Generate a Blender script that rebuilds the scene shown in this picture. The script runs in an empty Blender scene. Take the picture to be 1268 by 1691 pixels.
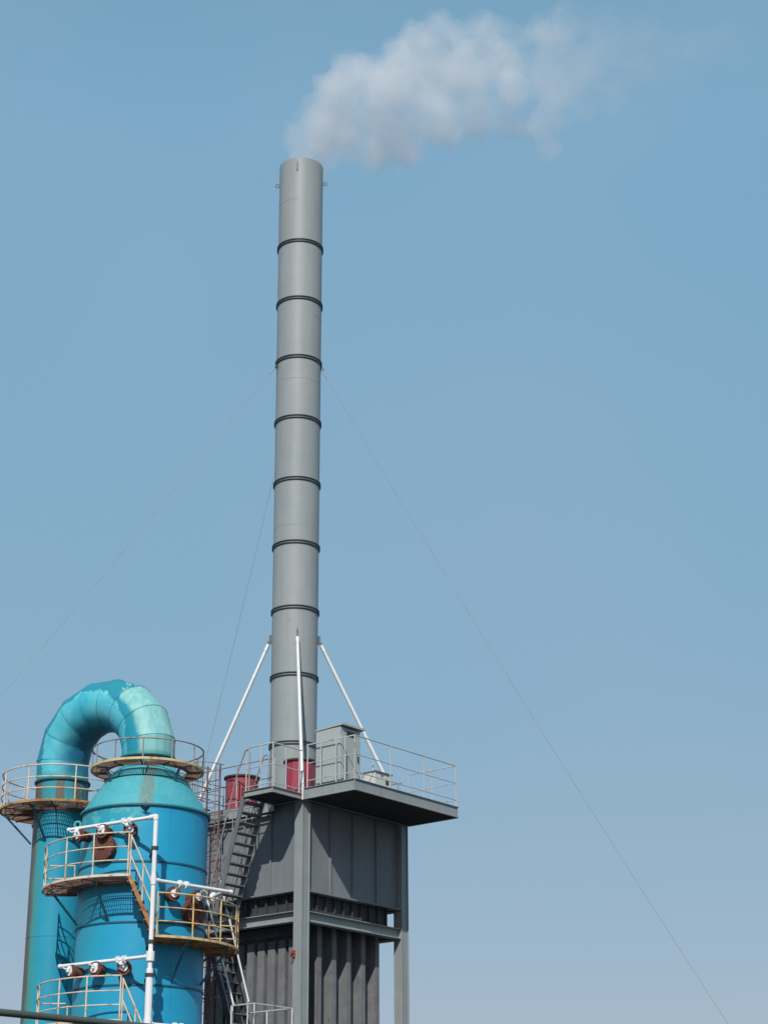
import bpy, math, random
from mathutils import Vector, Matrix
from mathutils.noise import noise as mnoise
random.seed(7)
rad = math.radians
sc = bpy.context.scene
col = sc.collection

# ------------------------------------------------------------------ camera, sky, sun, exposure
cam_d = bpy.data.cameras.new('camera')
cam = bpy.data.objects.new('camera', cam_d)
col.objects.link(cam)
sc.camera = cam
cam_d.sensor_fit = 'VERTICAL'
cam_d.sensor_height = 36.0
cam_d.sensor_width = 27.0
cam_d.lens = 3100.0 / 1691.0 * 36.0
cam_d.clip_end = 6000.0
cam.matrix_world = (Matrix.Translation((0, 0, 1.6)) @ Matrix.Rotation(rad(90 + 21.56), 4, 'X')
                    @ Matrix.Rotation(-math.atan(34 / 7845.0), 4, 'Z'))
sc.render.resolution_x, sc.render.resolution_y = 767, 1024

SUN_EL, SUN_AZ = 41.0, 6.0
world = bpy.data.worlds.new('World')
sc.world = world
world.use_nodes = True
wn = world.node_tree
for n in list(wn.nodes):
    wn.nodes.remove(n)
w_out = wn.nodes.new('ShaderNodeOutputWorld')
w_bg = wn.nodes.new('ShaderNodeBackground')
w_sky = wn.nodes.new('ShaderNodeTexSky')
w_sky.sky_type = 'NISHITA'
w_sky.sun_disc = False
w_sky.sun_elevation = rad(SUN_EL)
w_sky.sun_rotation = rad(180 + SUN_AZ)
w_sky.altitude = 50
w_sky.air_density = 1.0
w_sky.dust_density = 0.5
w_sky.ozone_density = 3.0
# thin high haze: a slow noise that pales the sky a little here and there
w_tc = wn.nodes.new('ShaderNodeTexCoord')
w_no = wn.nodes.new('ShaderNodeTexNoise')
w_no.inputs['Scale'].default_value = 3.2
w_no.inputs['Detail'].default_value = 4
w_no.inputs['Roughness'].default_value = 0.45
w_rp = wn.nodes.new('ShaderNodeMapRange')
w_rp.inputs[1].default_value = 0.42
w_rp.inputs[2].default_value = 0.75
w_rp.inputs[3].default_value = 0.0
w_rp.inputs[4].default_value = 0.20
w_mx = wn.nodes.new('ShaderNodeMix')
w_mx.data_type = 'RGBA'
w_mu = wn.nodes.new('ShaderNodeMix')
w_mu.data_type = 'RGBA'; w_mu.blend_type = 'MULTIPLY'
w_mu.inputs[0].default_value = 1.0
w_mu.inputs[7].default_value = (0.52, 0.19, 0.05, 1)      # the milky air of the place takes most of the gradient away
w_ad = wn.nodes.new('ShaderNodeMix')
w_ad.data_type = 'RGBA'; w_ad.blend_type = 'ADD'
w_ad.inputs[0].default_value = 1.0
wn.links.new(w_tc.outputs['Generated'], w_no.inputs['Vector'])
wn.links.new(w_no.outputs['Fac'], w_rp.inputs[0])
wn.links.new(w_rp.outputs[0], w_mx.inputs[0])
wn.links.new(w_sky.outputs[0], w_mu.inputs[6])
w_sx = wn.nodes.new('ShaderNodeSeparateXYZ')
w_zr = wn.nodes.new('ShaderNodeMapRange')
for i_, v_ in enumerate((0.55, 1.0, 1.0, 0.35)):
    w_zr.inputs[i_ + 1].default_value = v_
w_sc = wn.nodes.new('ShaderNodeVectorMath')
w_sc.operation = 'SCALE'
wn.links.new(w_tc.outputs['Generated'], w_sx.inputs[0])
wn.links.new(w_sx.outputs[2], w_zr.inputs[0])
w_sc.inputs[0].default_value = (1.50, 3.62, 5.50)
wn.links.new(w_zr.outputs[0], w_sc.inputs['Scale'])
wn.links.new(w_sc.outputs[0], w_ad.inputs[7])
wn.links.new(w_mu.outputs[2], w_ad.inputs[6])
wn.links.new(w_ad.outputs[2], w_mx.inputs[6])
w_mx.inputs[7].default_value = (4.0, 4.6, 5.8, 1)
wn.links.new(w_mx.outputs[2], w_bg.inputs['Color'])
w_bg.inputs['Strength'].default_value = 0.10
wn.links.new(w_bg.outputs[0], w_out.inputs['Surface'])

sun_d = bpy.data.lights.new('sun', 'SUN')
sun_d.energy = 3.9
sun_d.angle = rad(0.6)
sun_d.color = (1.0, 0.955, 0.89)
sun = bpy.data.objects.new('sun', sun_d)
col.objects.link(sun)
sd = Vector((math.sin(rad(SUN_AZ)) * math.cos(rad(SUN_EL)), math.cos(rad(SUN_AZ)) * math.cos(rad(SUN_EL)), -math.sin(rad(SUN_EL))))
sun.rotation_euler = sd.to_track_quat('-Z', 'Y').to_euler()
sun.location = (-10, -40, 60)

sc.view_settings.view_transform = 'Standard'
sc.view_settings.look = 'None'
sc.view_settings.gamma = 1.0
sc.view_settings.use_curve_mapping = False
sc.view_settings.exposure = 0.0
sc.render.engine = 'CYCLES'
sc.cycles.use_denoising = True
sc.cycles.max_bounces = 8
sc.cycles.volume_bounces = 6
sc.cycles.volume_step_rate = 0.35
sc.cycles.volume_max_steps = 256

# ------------------------------------------------------------------ materials
class G:
    """tiny node-graph helper"""
    def __init__(s, name):
        s.m = bpy.data.materials.new(name)
        s.m.use_nodes = True
        s.nt = s.m.node_tree
        s.b = s.nt.nodes['Principled BSDF']
        s.tc = s.nt.nodes.new('ShaderNodeTexCoord')
    def new(s, t):
        return s.nt.nodes.new(t)
    def link(s, a, b):
        s.nt.links.new(a, b)
    def noise(s, scale, detail=4, rough=0.5, stretch=(1, 1, 1), off=(0, 0, 0)):
        mp = s.new('ShaderNodeMapping')
        mp.inputs['Scale'].default_value = stretch
        mp.inputs['Location'].default_value = off
        s.link(s.tc.outputs['Object'], mp.inputs['Vector'])
        n = s.new('ShaderNodeTexNoise')
        n.inputs['Scale'].default_value = scale
        n.inputs['Detail'].default_value = detail
        n.inputs['Roughness'].default_value = rough
        s.link(mp.outputs[0], n.inputs['Vector'])
        return n.outputs['Fac']
    def ramp(s, v, a, b, lo=0.0, hi=1.0):
        r = s.new('ShaderNodeMapRange')
        for i, x in enumerate((a, b, lo, hi)):
            r.inputs[i + 1].default_value = x
        s.link(v, r.inputs[0])
        return r.outputs[0]
    def math(s, op, a, b=None):
        n = s.new('ShaderNodeMath')
        n.operation = op
        for i, x in enumerate((a, b)):
            if x is None:
                continue
            if isinstance(x, (int, float)):
                n.inputs[i].default_value = x
            else:
                s.link(x, n.inputs[i])
        return n.outputs[0]
    def mix(s, fac, a, b):
        n = s.new('ShaderNodeMix')
        n.data_type = 'RGBA'
        if isinstance(fac, (int, float)):
            n.inputs[0].default_value = fac
        else:
            s.link(fac, n.inputs[0])
        for k, x in ((6, a), (7, b)):
            if isinstance(x, tuple):
                n.inputs[k].default_value = (*x, 1)
            else:
                s.link(x, n.inputs[k])
        return n.outputs[2]
    def xyz(s):
        n = s.new('ShaderNodeSeparateXYZ')
        s.link(s.tc.outputs['Object'], n.inputs[0])
        return n.outputs
    def done(s, colour, rough=0.5, metal=0.0, bump=0.0, bscale=40, spec=0.5):
        if isinstance(colour, tuple):
            s.b.inputs['Base Color'].default_value = (*colour, 1)
        else:
            s.link(colour, s.b.inputs['Base Color'])
        s.b.inputs['Roughness'].default_value = rough
        s.b.inputs['Metallic'].default_value = metal
        s.b.inputs['Specular IOR Level'].default_value = spec
        if bump:
            bn = s.new('ShaderNodeBump')
            bn.inputs['Strength'].default_value = bump
            bn.inputs['Distance'].default_value = 0.02
            s.link(s.noise(bscale, 5, 0.6), bn.inputs['Height'])
            s.link(bn.outputs[0], s.b.inputs['Normal'])
        return s.m

RUST = (0.13, 0.045, 0.022)
RUST2 = (0.28, 0.11, 0.045)

def paint(name, c, c2, rust=0.0, rustc=RUST, streak=0.0, streakc=(0.05, 0.045, 0.04), rough=0.5, metal=0.0, scale=1.6, rscale=5.0, bump=0.25, spec=0.4):
    g = G(name)
    x = g.mix(g.ramp(g.noise(scale, 6, 0.6), 0.3, 0.7), c, c2)
    if streak:
        x = g.mix(g.ramp(g.noise(1.0, 5, 0.65, (5, 5, 0.35)), 0.5, 0.78, 0, streak), x, streakc)
    if rust:
        x = g.mix(g.ramp(g.noise(rscale, 8, 0.7, off=(3, 1, 2)), 0.62 - 0.25 * rust, 0.72 - 0.2 * rust, 0, 0.9), x, rustc)
    return g.done(x, rough, metal, bump, spec=spec)

M = {}
M['chimney'] = paint('weathered grey chimney paint', (0.265, 0.30, 0.305), (0.31, 0.34, 0.35), streak=0.3, streakc=(0.20, 0.23, 0.235), rough=0.55, scale=0.9)
def chimney_paint():
    g = G('weathered grey chimney paint, each section its own tone')
    oi = g.new('ShaderNodeObjectInfo')
    x = g.mix(g.ramp(g.noise(0.9, 6, 0.6), 0.3, 0.7), (0.265, 0.30, 0.305), (0.31, 0.34, 0.35))
    x = g.mix(g.ramp(oi.outputs['Random'], 0, 1, 0, 0.35), x, (0.235, 0.27, 0.275))
    x = g.mix(g.ramp(g.noise(1.0, 5, 0.65, (6, 6, 0.3)), 0.48, 0.72, 0, 0.35), x, (0.205, 0.235, 0.24))
    x = g.mix(g.ramp(g.noise(1.4, 8, 0.7, (1, 1, 1), (9, 3, 1)), 0.64, 0.70, 0, 0.35), x, (0.19, 0.20, 0.19))
    return g.done(x, 0.52, 0, 0.25, 5, 0.4)
M['chimney'] = chimney_paint()
M['ring'] = paint('dark grey flange paint', (0.07, 0.09, 0.10), (0.10, 0.125, 0.135), rough=0.5)
M['tower'] = paint('grey tower paint', (0.17, 0.19, 0.205), (0.205, 0.225, 0.24), streak=0.35, streakc=(0.10, 0.11, 0.115), rough=0.6, scale=1.1)
M['tower_light'] = paint('lighter grey column paint', (0.25, 0.285, 0.29), (0.30, 0.33, 0.33), streak=0.4, streakc=(0.15, 0.165, 0.165), rough=0.55)
M['duct_grey'] = paint('dusty brown grey plate', (0.135, 0.14, 0.155), (0.20, 0.205, 0.215), rust=0.12, rustc=(0.10, 0.075, 0.065), streak=0.5, streakc=(0.09, 0.085, 0.09), rough=0.75, scale=2.5)
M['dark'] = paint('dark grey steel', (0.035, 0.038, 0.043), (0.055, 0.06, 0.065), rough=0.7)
M['soffit'] = paint('black brown soffit with shade in its colour', (0.022, 0.022, 0.026), (0.035, 0.034, 0.038), rough=0.8)  # shade under the decks is put into this near-black colour
M['deck'] = paint('grey deck steel', (0.12, 0.135, 0.145), (0.17, 0.185, 0.19), rust=0.08, rough=0.65)
M['galv'] = paint('bright galvanised tube', (0.62, 0.64, 0.64), (0.74, 0.75, 0.74), rough=0.38, metal=0.15, scale=5, streak=0.25, streakc=(0.4, 0.4, 0.39))
M['railgrey'] = paint('pale grey rail paint', (0.36, 0.40, 0.41), (0.48, 0.51, 0.51), rust=0.12, rough=0.5, rscale=3)
M['railpink'] = paint('rust reddened ladder steel', (0.16, 0.085, 0.08), (0.22, 0.15, 0.145), rust=0.35, rough=0.7, rscale=2)
M['rail'] = paint('cream rail paint with rust', (0.72, 0.65, 0.58), (0.68, 0.50, 0.28), rust=0.42, rustc=(0.42, 0.20, 0.06), rough=0.55, rscale=4, scale=2)
M['railyellow'] = paint('yellow rail paint with rust', (0.66, 0.47, 0.16), (0.62, 0.52, 0.36), rust=0.5, rustc=(0.40, 0.17, 0.05), rough=0.55, rscale=5, scale=2)
M['raildark'] = paint('tarnished rail steel', (0.24, 0.225, 0.22), (0.34, 0.30, 0.28), rust=0.3, rough=0.6, rscale=4)
M['rustplate'] = paint('rusty grating steel', (0.20, 0.13, 0.11), (0.32, 0.24, 0.21), rust=0.55, rustc=RUST2, rough=0.85, rscale=3)
M['rustred'] = paint('red brown rusted steel', (0.15, 0.055, 0.04), (0.11, 0.04, 0.032), rust=0.4, rustc=(0.20, 0.085, 0.045), rough=0.85, rscale=8, bump=0.5)
M['rustorange'] = paint('orange rusted rim', (0.34, 0.15, 0.06), (0.50, 0.34, 0.14), rust=0.6, rustc=(0.22, 0.08, 0.035), rough=0.8, rscale=6)
M['white'] = paint('white plastic pipe', (0.80, 0.81, 0.82), (0.76, 0.77, 0.78), rough=0.35, streak=0.35, streakc=(0.52, 0.51, 0.47), bump=0.08)
M['red'] = paint('dusty crimson drum paint', (0.32, 0.028, 0.055), (0.27, 0.04, 0.065), rough=0.45, streak=0.65, streakc=(0.42, 0.15, 0.18), scale=3)
M['reddark'] = paint('dark drum flange', (0.07, 0.03, 0.04), (0.10, 0.05, 0.05), rough=0.6)
M['cabinet'] = paint('pale grey cabinet paint', (0.36, 0.40, 0.39), (0.40, 0.43, 0.42), rough=0.45, streak=0.15, streakc=(0.3, 0.33, 0.32))
M['offwhite'] = paint('off white equipment paint', (0.52, 0.56, 0.52), (0.60, 0.63, 0.60), rust=0.05, rough=0.5)
M['green'] = paint('grimy dark green pipe paint', (0.055, 0.075, 0.065), (0.09, 0.105, 0.09), rough=0.6, streak=0.2)
M['wire'] = paint('steel rope', (0.24, 0.27, 0.30), (0.32, 0.35, 0.38), rough=0.5)
M['concrete'] = paint('concrete', (0.25, 0.245, 0.235), (0.31, 0.30, 0.29), rough=0.9, streak=0.2)
M['signred'] = paint('faded red lamp box', (0.30, 0.06, 0.05), (0.22, 0.05, 0.045), rough=0.6)

def blue_shell():
    g = G('weathered blue tank paint')
    x, y, z = g.xyz()
    base = g.mix(g.ramp(g.noise(0.9, 6, 0.6), 0.3, 0.7), (0.013, 0.285, 0.50), (0.018, 0.345, 0.555))
    base = g.mix(g.ramp(g.noise(1.0, 6, 0.65, (6, 6, 0.3)), 0.5, 0.75, 0, 0.35), base, (0.035, 0.33, 0.40))
    # the left flank has faded to teal
    flank = g.ramp(g.math('ADD', x, g.math('MULTIPLY', g.noise(2, 4), 0.6)), -0.9, -0.2, 0.55, 0.0)
    base = g.mix(flank, base, (0.03, 0.31, 0.38))
    # pale bald patches just under the top seam on the left
    n = g.noise(3.0, 7, 0.72, (1, 1, 1.3))
    zm = g.math('MULTIPLY', g.ramp(z, 11.05, 11.3), g.ramp(x, 0.25, -0.2))
    patch = g.math('MULTIPLY', g.ramp(n, 0.47, 0.51), zm)
    base = g.mix(g.math('MULTIPLY', patch, 0.75), base, (0.18, 0.54, 0.56))
    zt = g.math('MULTIPLY', g.ramp(z, 11.0, 11.5), g.ramp(x, 0.6, -0.2))
    base = g.mix(g.math('MULTIPLY', zt, 0.5), base, (0.04, 0.33, 0.37))
    # dirt runs
    base = g.mix(g.ramp(g.noise(1.3, 6, 0.7, (7, 7, 0.22), (4, 2, 0)), 0.58, 0.78, 0, 0.5), base, (0.02, 0.13, 0.19))
    base = g.mix(g.ramp(g.noise(2.6, 8, 0.75, (3, 3, 0.5), (1, 7, 2)), 0.60, 0.66, 0, 0.35), base, (0.09, 0.42, 0.52))
    return g.done(base, 0.42, 0, 0.2, 6, 0.4)

def teal_cone():
    g = G('sun faded teal cone paint')
    x, y, z = g.xyz()
    base = g.mix(g.ramp(g.noise(1.3, 6, 0.6), 0.3, 0.7), (0.045, 0.33, 0.40), (0.09, 0.39, 0.44))
    base = g.mix(g.ramp(g.noise(1.0, 6, 0.7, (9, 9, 0.6)), 0.52, 0.7, 0, 0.6), base, (0.16, 0.40, 0.39))
    base = g.mix(g.ramp(g.noise(1.0, 6, 0.7, (10, 10, 0.5), (5, 0, 1)), 0.58, 0.75, 0, 0.5), base, (0.03, 0.17, 0.19))
    # brown run down the front
    w = g.math('ABSOLUTE', g.math('ADD', x, g.math('ADD', g.math('MULTIPLY', g.noise(4, 5), 0.16), -0.26)))
    run = g.math('MULTIPLY', g.ramp(w, 0.20, 0.10), g.ramp(y, 0.0, -0.3))
    base = g.mix(g.math('MULTIPLY', run, g.ramp(g.noise(1.0, 6, 0.7, (14, 14, 0.6)), 0.35, 0.6, 0.35, 0.85)), base, (0.17, 0.19, 0.14))
    return g.done(base, 0.5, 0, 0.25, 8, 0.35)

def pipe_paint():
    g = G('blue riser pipe paint with stained flank')
    x, y, z = g.xyz()
    base = g.mix(g.ramp(g.noise(1.0, 6, 0.6), 0.3, 0.7), (0.014, 0.27, 0.43), (0.022, 0.33, 0.46))
    base = g.mix(g.ramp(g.noise(1.0, 5, 0.6, (7, 7, 0.25)), 0.5, 0.75, 0, 0.4), base, (0.04, 0.34, 0.38))
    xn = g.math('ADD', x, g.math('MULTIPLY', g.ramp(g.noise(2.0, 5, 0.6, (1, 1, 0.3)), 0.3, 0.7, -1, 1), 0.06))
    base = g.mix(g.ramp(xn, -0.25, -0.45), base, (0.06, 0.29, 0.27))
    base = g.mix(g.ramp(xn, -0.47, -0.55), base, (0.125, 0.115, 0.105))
    return g.done(base, 0.5, 0, 0.2, 7, 0.35)

def pipe_collar():
    g = G('pipe collar paint with brown runs')
    x, y, z = g.xyz()
    base = g.mix(g.ramp(g.noise(1.4, 6, 0.6), 0.3, 0.7), (0.02, 0.25, 0.33), (0.05, 0.31, 0.34))
    base = g.mix(g.ramp(g.noise(1.0, 5, 0.65, (4, 4, 0.4), (1.7, 0, 0)), 0.50, 0.60, 0, 0.85), base, (0.14, 0.085, 0.06))
    base = g.mix(g.ramp(x, -0.35, -0.5), base, (0.13, 0.10, 0.08))
    return g.done(base, 0.6, 0, 0.3, 9, 0.3)

def duct_paint():
    """three coats showing through one another: cyan undercoat, teal top coat, bleached pale teal"""
    g = G('peeling duct paint')
    a_t = g.new('ShaderNodeAttribute'); a_t.attribute_name = 'round'       # 0 inner side of the bend .. 1 outer
    a_s = g.new('ShaderNodeAttribute'); a_s.attribute_name = 'along'       # 0 riser end .. 1 tank end
    t, s_ = a_t.outputs['Fac'], a_s.outputs['Fac']
    n1 = g.ramp(g.noise(2.2, 9, 0.75), 0.3, 0.7, -1, 1)
    n2 = g.ramp(g.noise(1.0, 6, 0.65, (8, 8, 0.6)), 0.3, 0.7, 0, 1)
    teal = g.mix(g.ramp(g.noise(1.2, 5), 0.35, 0.65), (0.022, 0.25, 0.29), (0.013, 0.27, 0.40))
    teal = g.mix(g.math('MULTIPLY', n2, 0.35), teal, (0.012, 0.24, 0.36))
    cyan = g.mix(g.ramp(g.noise(2.0, 6), 0.35, 0.65), (0.12, 0.54, 0.64), (0.05, 0.43, 0.57))
    pale = g.mix(n2, (0.30, 0.56, 0.54), (0.12, 0.42, 0.44))
    # shade on the inner side of the bend, painted into the colour as deep blue
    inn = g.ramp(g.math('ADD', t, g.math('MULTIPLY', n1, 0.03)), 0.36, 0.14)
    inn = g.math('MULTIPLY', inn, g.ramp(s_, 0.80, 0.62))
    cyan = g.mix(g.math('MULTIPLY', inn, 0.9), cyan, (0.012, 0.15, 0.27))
    # boundary of the cyan: wide at the riser end, a narrow strip at the tank end
    lc = g.new('ShaderNodeFloatCurve')
    cv = lc.mapping.curves[0]
    cv.points[0].location = (0.0, 0.52); cv.points[-1].location = (1.0, 0.45)
    for px_, py_ in ((0.25, 0.565), (0.5, 0.655), (0.66, 0.56), (0.8, 0.49)):
        cv.points.new(px_, py_)
    lc.mapping.update()
    g.link(s_, lc.inputs['Value'])
    lim = lc.outputs[0]
    d = g.math('ADD', g.math('SUBTRACT', lim, t), g.math('MULTIPLY', n1, 0.05))
    base = g.mix(g.ramp(d, -0.004, 0.004), teal, cyan)
    edge = g.math('MULTIPLY', g.ramp(g.math('ABSOLUTE', d), 0.022, 0.006), g.ramp(n1, -0.6, 0.2))
    base = g.mix(g.math('MULTIPLY', edge, 0.7), base, (0.22, 0.62, 0.66))
    # bleached area at the tank end, outer side
    d2 = g.math('ADD', g.math('SUBTRACT', t, 0.635), g.math('MULTIPLY', n1, 0.03))
    g2 = g.math('ADD', g.math('SUBTRACT', s_, 0.665), g.math('MULTIPLY', n1, 0.02))
    lim2 = g.math('MULTIPLY', g.ramp(d2, -0.02, 0.03), g.ramp(g2, -0.006, 0.006))
    base = g.mix(lim2, base, pale)
    # green grime where the arch meets its flanges
    ends = g.math('MAXIMUM', g.ramp(s_, 0.045, 0.015), g.ramp(s_, 0.975, 0.99))
    base = g.mix(g.math('MULTIPLY', ends, 0.7), base, (0.06, 0.30, 0.25))
    return g.done(base, 0.5, 0, 0.3, 7, 0.35)

M['blue'] = blue_shell()
M['teal'] = teal_cone()
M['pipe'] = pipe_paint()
M['collar'] = pipe_collar()
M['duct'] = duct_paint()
M['seam'] = paint('dark blue seam paint', (0.012, 0.085, 0.14), (0.015, 0.11, 0.17), rough=0.55)
M['ductseam'] = paint('duct seam paint', (0.02, 0.22, 0.27), (0.03, 0.27, 0.32), rough=0.6)
M['bluedark'] = paint('dull blue steel', (0.02, 0.12, 0.18), (0.03, 0.15, 0.2), rust=0.15, rough=0.6)

# ------------------------------------------------------------------ mesh helpers
class Frame:
    def __init__(s, x, y, deg=0.0):
        s.m = Matrix.Translation((x, y, 0)) @ Matrix.Rotation(rad(deg), 4, 'Z')
FW = Frame(0, 0)
FT = Frame(-2.23, 50.15, 90 - 39.0)          # filter tower: x along its right face, y along its left face
FB = Frame(-5.93, 46.0)                      # blue tank axis
FP = Frame(-8.38, 48.0)                      # riser pipe axis
FC = Frame(-2.65, 53.0)                      # chimney axis
TF = {}                                      # root object -> base point in its frame

def pol(phi, r, z):
    """a point round a vertical axis; phi 0 faces the camera side, positive to the right"""
    return Vector((r * math.sin(rad(phi)), -r * math.cos(rad(phi)), z))

def thing(name, label, cat, frame=FW, base=(0, 0, 0), group=None, kind=None):
    o = bpy.data.objects.new(name, None)
    o.empty_display_size = 0.3
    col.objects.link(o)
    o.matrix_world = frame.m @ Matrix.Translation(base)
    o['label'] = label
    if kind: o['kind'] = kind
    else: o['category'] = cat
    if group: o['group'] = group
    TF[o.name] = Vector(base)
    return o

def perp(d):
    d = d.normalized()
    u = d.cross(Vector((0, 0, 1)))
    if u.length < 1e-3:
        u = Vector((1, 0, 0))
    u.normalize()
    return u, d.cross(u).normalized()

class MB:
    def __init__(s):
        s.v, s.f = [], []
    def add(s, vs, fs):
        k = len(s.v)
        s.v += [Vector(p) for p in vs]
        s.f += [tuple(i + k for i in f) for f in fs]
        return s
    def box(s, x0, x1, y0, y1, z0, z1):
        return s.add([(x, y, z) for z in (z0, z1) for x, y in ((x0, y0), (x1, y0), (x1, y1), (x0, y1))],
                     [(3, 2, 1, 0), (4, 5, 6, 7), (0, 1, 5, 4), (1, 2, 6, 5), (2, 3, 7, 6), (3, 0, 4, 7)])
    def bar(s, p, q, w, h, up=None):
        p, q = Vector(p), Vector(q)
        d = (q - p).normalized()
        if up is None:
            u, t = perp(d)
        else:
            up = Vector(up)
            u = d.cross(up).normalized()
            t = u.cross(d)
        cs = [(-w / 2, -h / 2), (w / 2, -h / 2), (w / 2, h / 2), (-w / 2, h / 2)]
        return s.add([e + u * a + t * b for e in (p, q) for a, b in cs],
                     [(3, 2, 1, 0), (4, 5, 6, 7), (0, 1, 5, 4), (1, 2, 6, 5), (2, 3, 7, 6), (3, 0, 4, 7)])
    def tube(s, pts, r, n=8, closed=False):
        pts = [Vector(p) for p in pts]
        N = len(pts)
        rs = r if isinstance(r, (list, tuple)) else [r] * N
        vs, fs = [], []
        u0 = None
        for i, p in enumerate(pts):
            a = pts[(i - 1) % N] if closed or i > 0 else p
            b = pts[(i + 1) % N] if closed or i < N - 1 else p
            d = (b - a).normalized()
            if u0 is None:
                u, t = perp(d)
            else:
                u = u0 - d * u0.dot(d)
                u.normalize()
                t = d.cross(u)
            u0 = u
            k = 1.0
            if 0 < i < N - 1 or closed:
                c = (p - a).normalized().dot(d)
                k = 1.0 / max(c, 0.7)
            for j in range(n):
                an = 2 * math.pi * j / n
                vs.append(p + (u * math.cos(an) + t * math.sin(an)) * rs[i] * (k if k < 1.05 else 1.0))
        for i in range(N if closed else N - 1):
            for j in range(n):
                i2 = (i + 1) % N
                fs.append((i * n + j, i * n + (j + 1) % n, i2 * n + (j + 1) % n, i2 * n + j))
        if not closed:
            fs.append(tuple(range(n - 1, -1, -1)))
            fs.append(tuple((N - 1) * n + j for j in range(n)))
        return s.add(vs, fs)
    def lathe(s, prof, n=48, c=(0, 0), a0=0, a1=360):
        """profile of (radius, z), outside first; full turn or an arc in degrees phi"""
        full = a1 - a0 >= 360
        m = n if full else n + 1
        vs, fs = [], []
        for i in range(m):
            ph = a0 + (a1 - a0) * i / n
            for r, z in prof:
                q = pol(ph, r, z)
                vs.append((q.x + c[0], q.y + c[1], z))
        k = len(prof)
        for i in range(n):
            i2 = (i + 1) % m
            for j in range(k - 1):
                fs.append((i * k + j, i2 * k + j, i2 * k + j + 1, i * k + j + 1))
        return s.add(vs, fs)
    def ring(s, r0, r1, z0, z1, n=48, c=(0, 0), a0=0, a1=360):
        """solid ring or arc of rectangular section"""
        s.lathe([(r1, z0), (r1, z1), (r0, z1), (r0, z0), (r1, z0)], n, c, a0, a1)
        if a1 - a0 < 360:
            for ph in (a0, a1):
                q = [pol(ph, r, z) for r, z in ((r0, z0), (r1, z0), (r1, z1), (r0, z1))]
                s.add([(p.x + c[0], p.y + c[1], p.z) for p in q], [(0, 1, 2, 3)])
        return s
    def build(s, name, mat, parent=None, smooth=35, label=None, kind=None, frame=None):
        root = parent
        while root is not None and root.parent is not None:
            root = root.parent
        base = TF.get(root.name, Vector((0, 0, 0))) if root else Vector((0, 0, 0))
        me = bpy.data.meshes.new(name)
        me.from_pydata([tuple(p - base) for p in s.v], [], s.f)
        me.validate()
        import bmesh
        bm = bmesh.new(); bm.from_mesh(me)
        bmesh.ops.recalc_face_normals(bm, faces=bm.faces)
        bm.to_mesh(me); bm.free()
        if smooth:
            for p in me.polygons: p.use_smooth = True
            me.set_sharp_from_angle(angle=rad(smooth))
        me.materials.append(M[mat])
        o = bpy.data.objects.new(name, me)
        col.objects.link(o)
        if parent is not None: o.parent = parent
        elif frame is not None: o.matrix_world = frame.m
        if label: o['label'] = label
        if kind: o['kind'] = kind
        return o

def ibeam(mb, p, q, h, w, t=0.018, n=None):
    """I section from p to q (points on its axis), height h, flange width w"""
    p, q = Vector(p), Vector(q)
    d = (q - p).normalized()
    up = Vector((0, 0, 1)) if abs(d.z) < 0.9 else Vector(n or (1, 0, 0))
    mb.bar(p + up * (h / 2 - t / 2), q + up * (h / 2 - t / 2), w, t, up)
    mb.bar(p - up * (h / 2 - t / 2), q - up * (h / 2 - t / 2), w, t, up)
    mb.bar(p, q, t, h - 2 * t, up)
    return mb

# ------------------------------------------------------------------ ground
def ground():
    g = G('dusty works yard')
    c = g.mix(g.ramp(g.noise(0.15, 8, 0.6), 0.3, 0.7), (0.055, 0.052, 0.047), (0.085, 0.08, 0.072))
    c = g.mix(g.ramp(g.noise(3, 6, 0.7), 0.5, 0.7, 0, 0.4), c, (0.04, 0.04, 0.038))
    M['ground'] = g.done(c, 0.95, 0, 0.5, 20, 0.2)
    mb = MB()
    mb.add([(-2500, -2500, 0), (2500, -2500, 0), (2500, 2500, 0), (-2500, 2500, 0)], [(0, 1, 2, 3)])
    o = mb.build('ground', 'ground', smooth=0)
    o['kind'] = 'structure'
    o['label'] = 'bare dusty works yard'
ground()

# ------------------------------------------------------------------ blue scrubber tank
RT = 1.545
tank = thing('scrubber_tank', 'big bright blue cylindrical scrubber tank with a cone top and rusty manholes', 'tank', FB)
SEAMS = [(1.6, 3.1), (3.1, 4.55), (4.55, 6.0), (6.0, 7.43), (7.43, 8.87), (8.87, 10.30), (10.30, 11.68)]
MB().lathe([(0, 0.02), (RT + 0.02, 0.02), (RT + 0.02, 1.6), (0, 1.6)], 64).build('skirt', 'blue', tank)
for z0, z1 in SEAMS:
    # each course is rolled plate, a hair out of round, between two girth seams
    MB().lathe([(RT - 0.05, z0 + 0.002), (RT, z0 + 0.002), (RT, z1 - 0.002), (RT - 0.05, z1 - 0.002)], 96).build('shell_course', 'blue', tank)
for z0, z1 in SEAMS[:-1]:
    MB().ring(RT - 0.03, RT + 0.022, z1 - 0.028, z1 + 0.012, 96).build('seam_ring', 'seam', tank)
MB().ring(RT - 0.03, RT + 0.05, 11.665, 11.70, 96).build('top_flange', 'teal', tank)
MB().ring(RT - 0.03, RT + 0.045, 11.63, 11.66, 96).build('seam_ring', 'seam', tank)
MB().lathe([(RT + 0.01, 11.70), (1.42, 11.93), (1.27, 12.16), (1.10, 12.40), (1.03, 12.50)], 96).build('cone', 'teal', tank)
MB().ring(1.0, 1.045, 12.49, 12.515, 80).build('seam_ring', 'seam', tank)
MB().lathe([(1.03, 12.51), (0.90, 12.67), (0.76, 12.83), (0.68, 12.93), (0.665, 12.96), (0.665, 13.12)], 80).build('neck', 'teal', tank)
MB().ring(0.64, 0.735, 13.09, 13.125, 64).ring(0.64, 0.70, 13.125, 13.135, 64).build('neck_flange', 'seam', tank)
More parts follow.
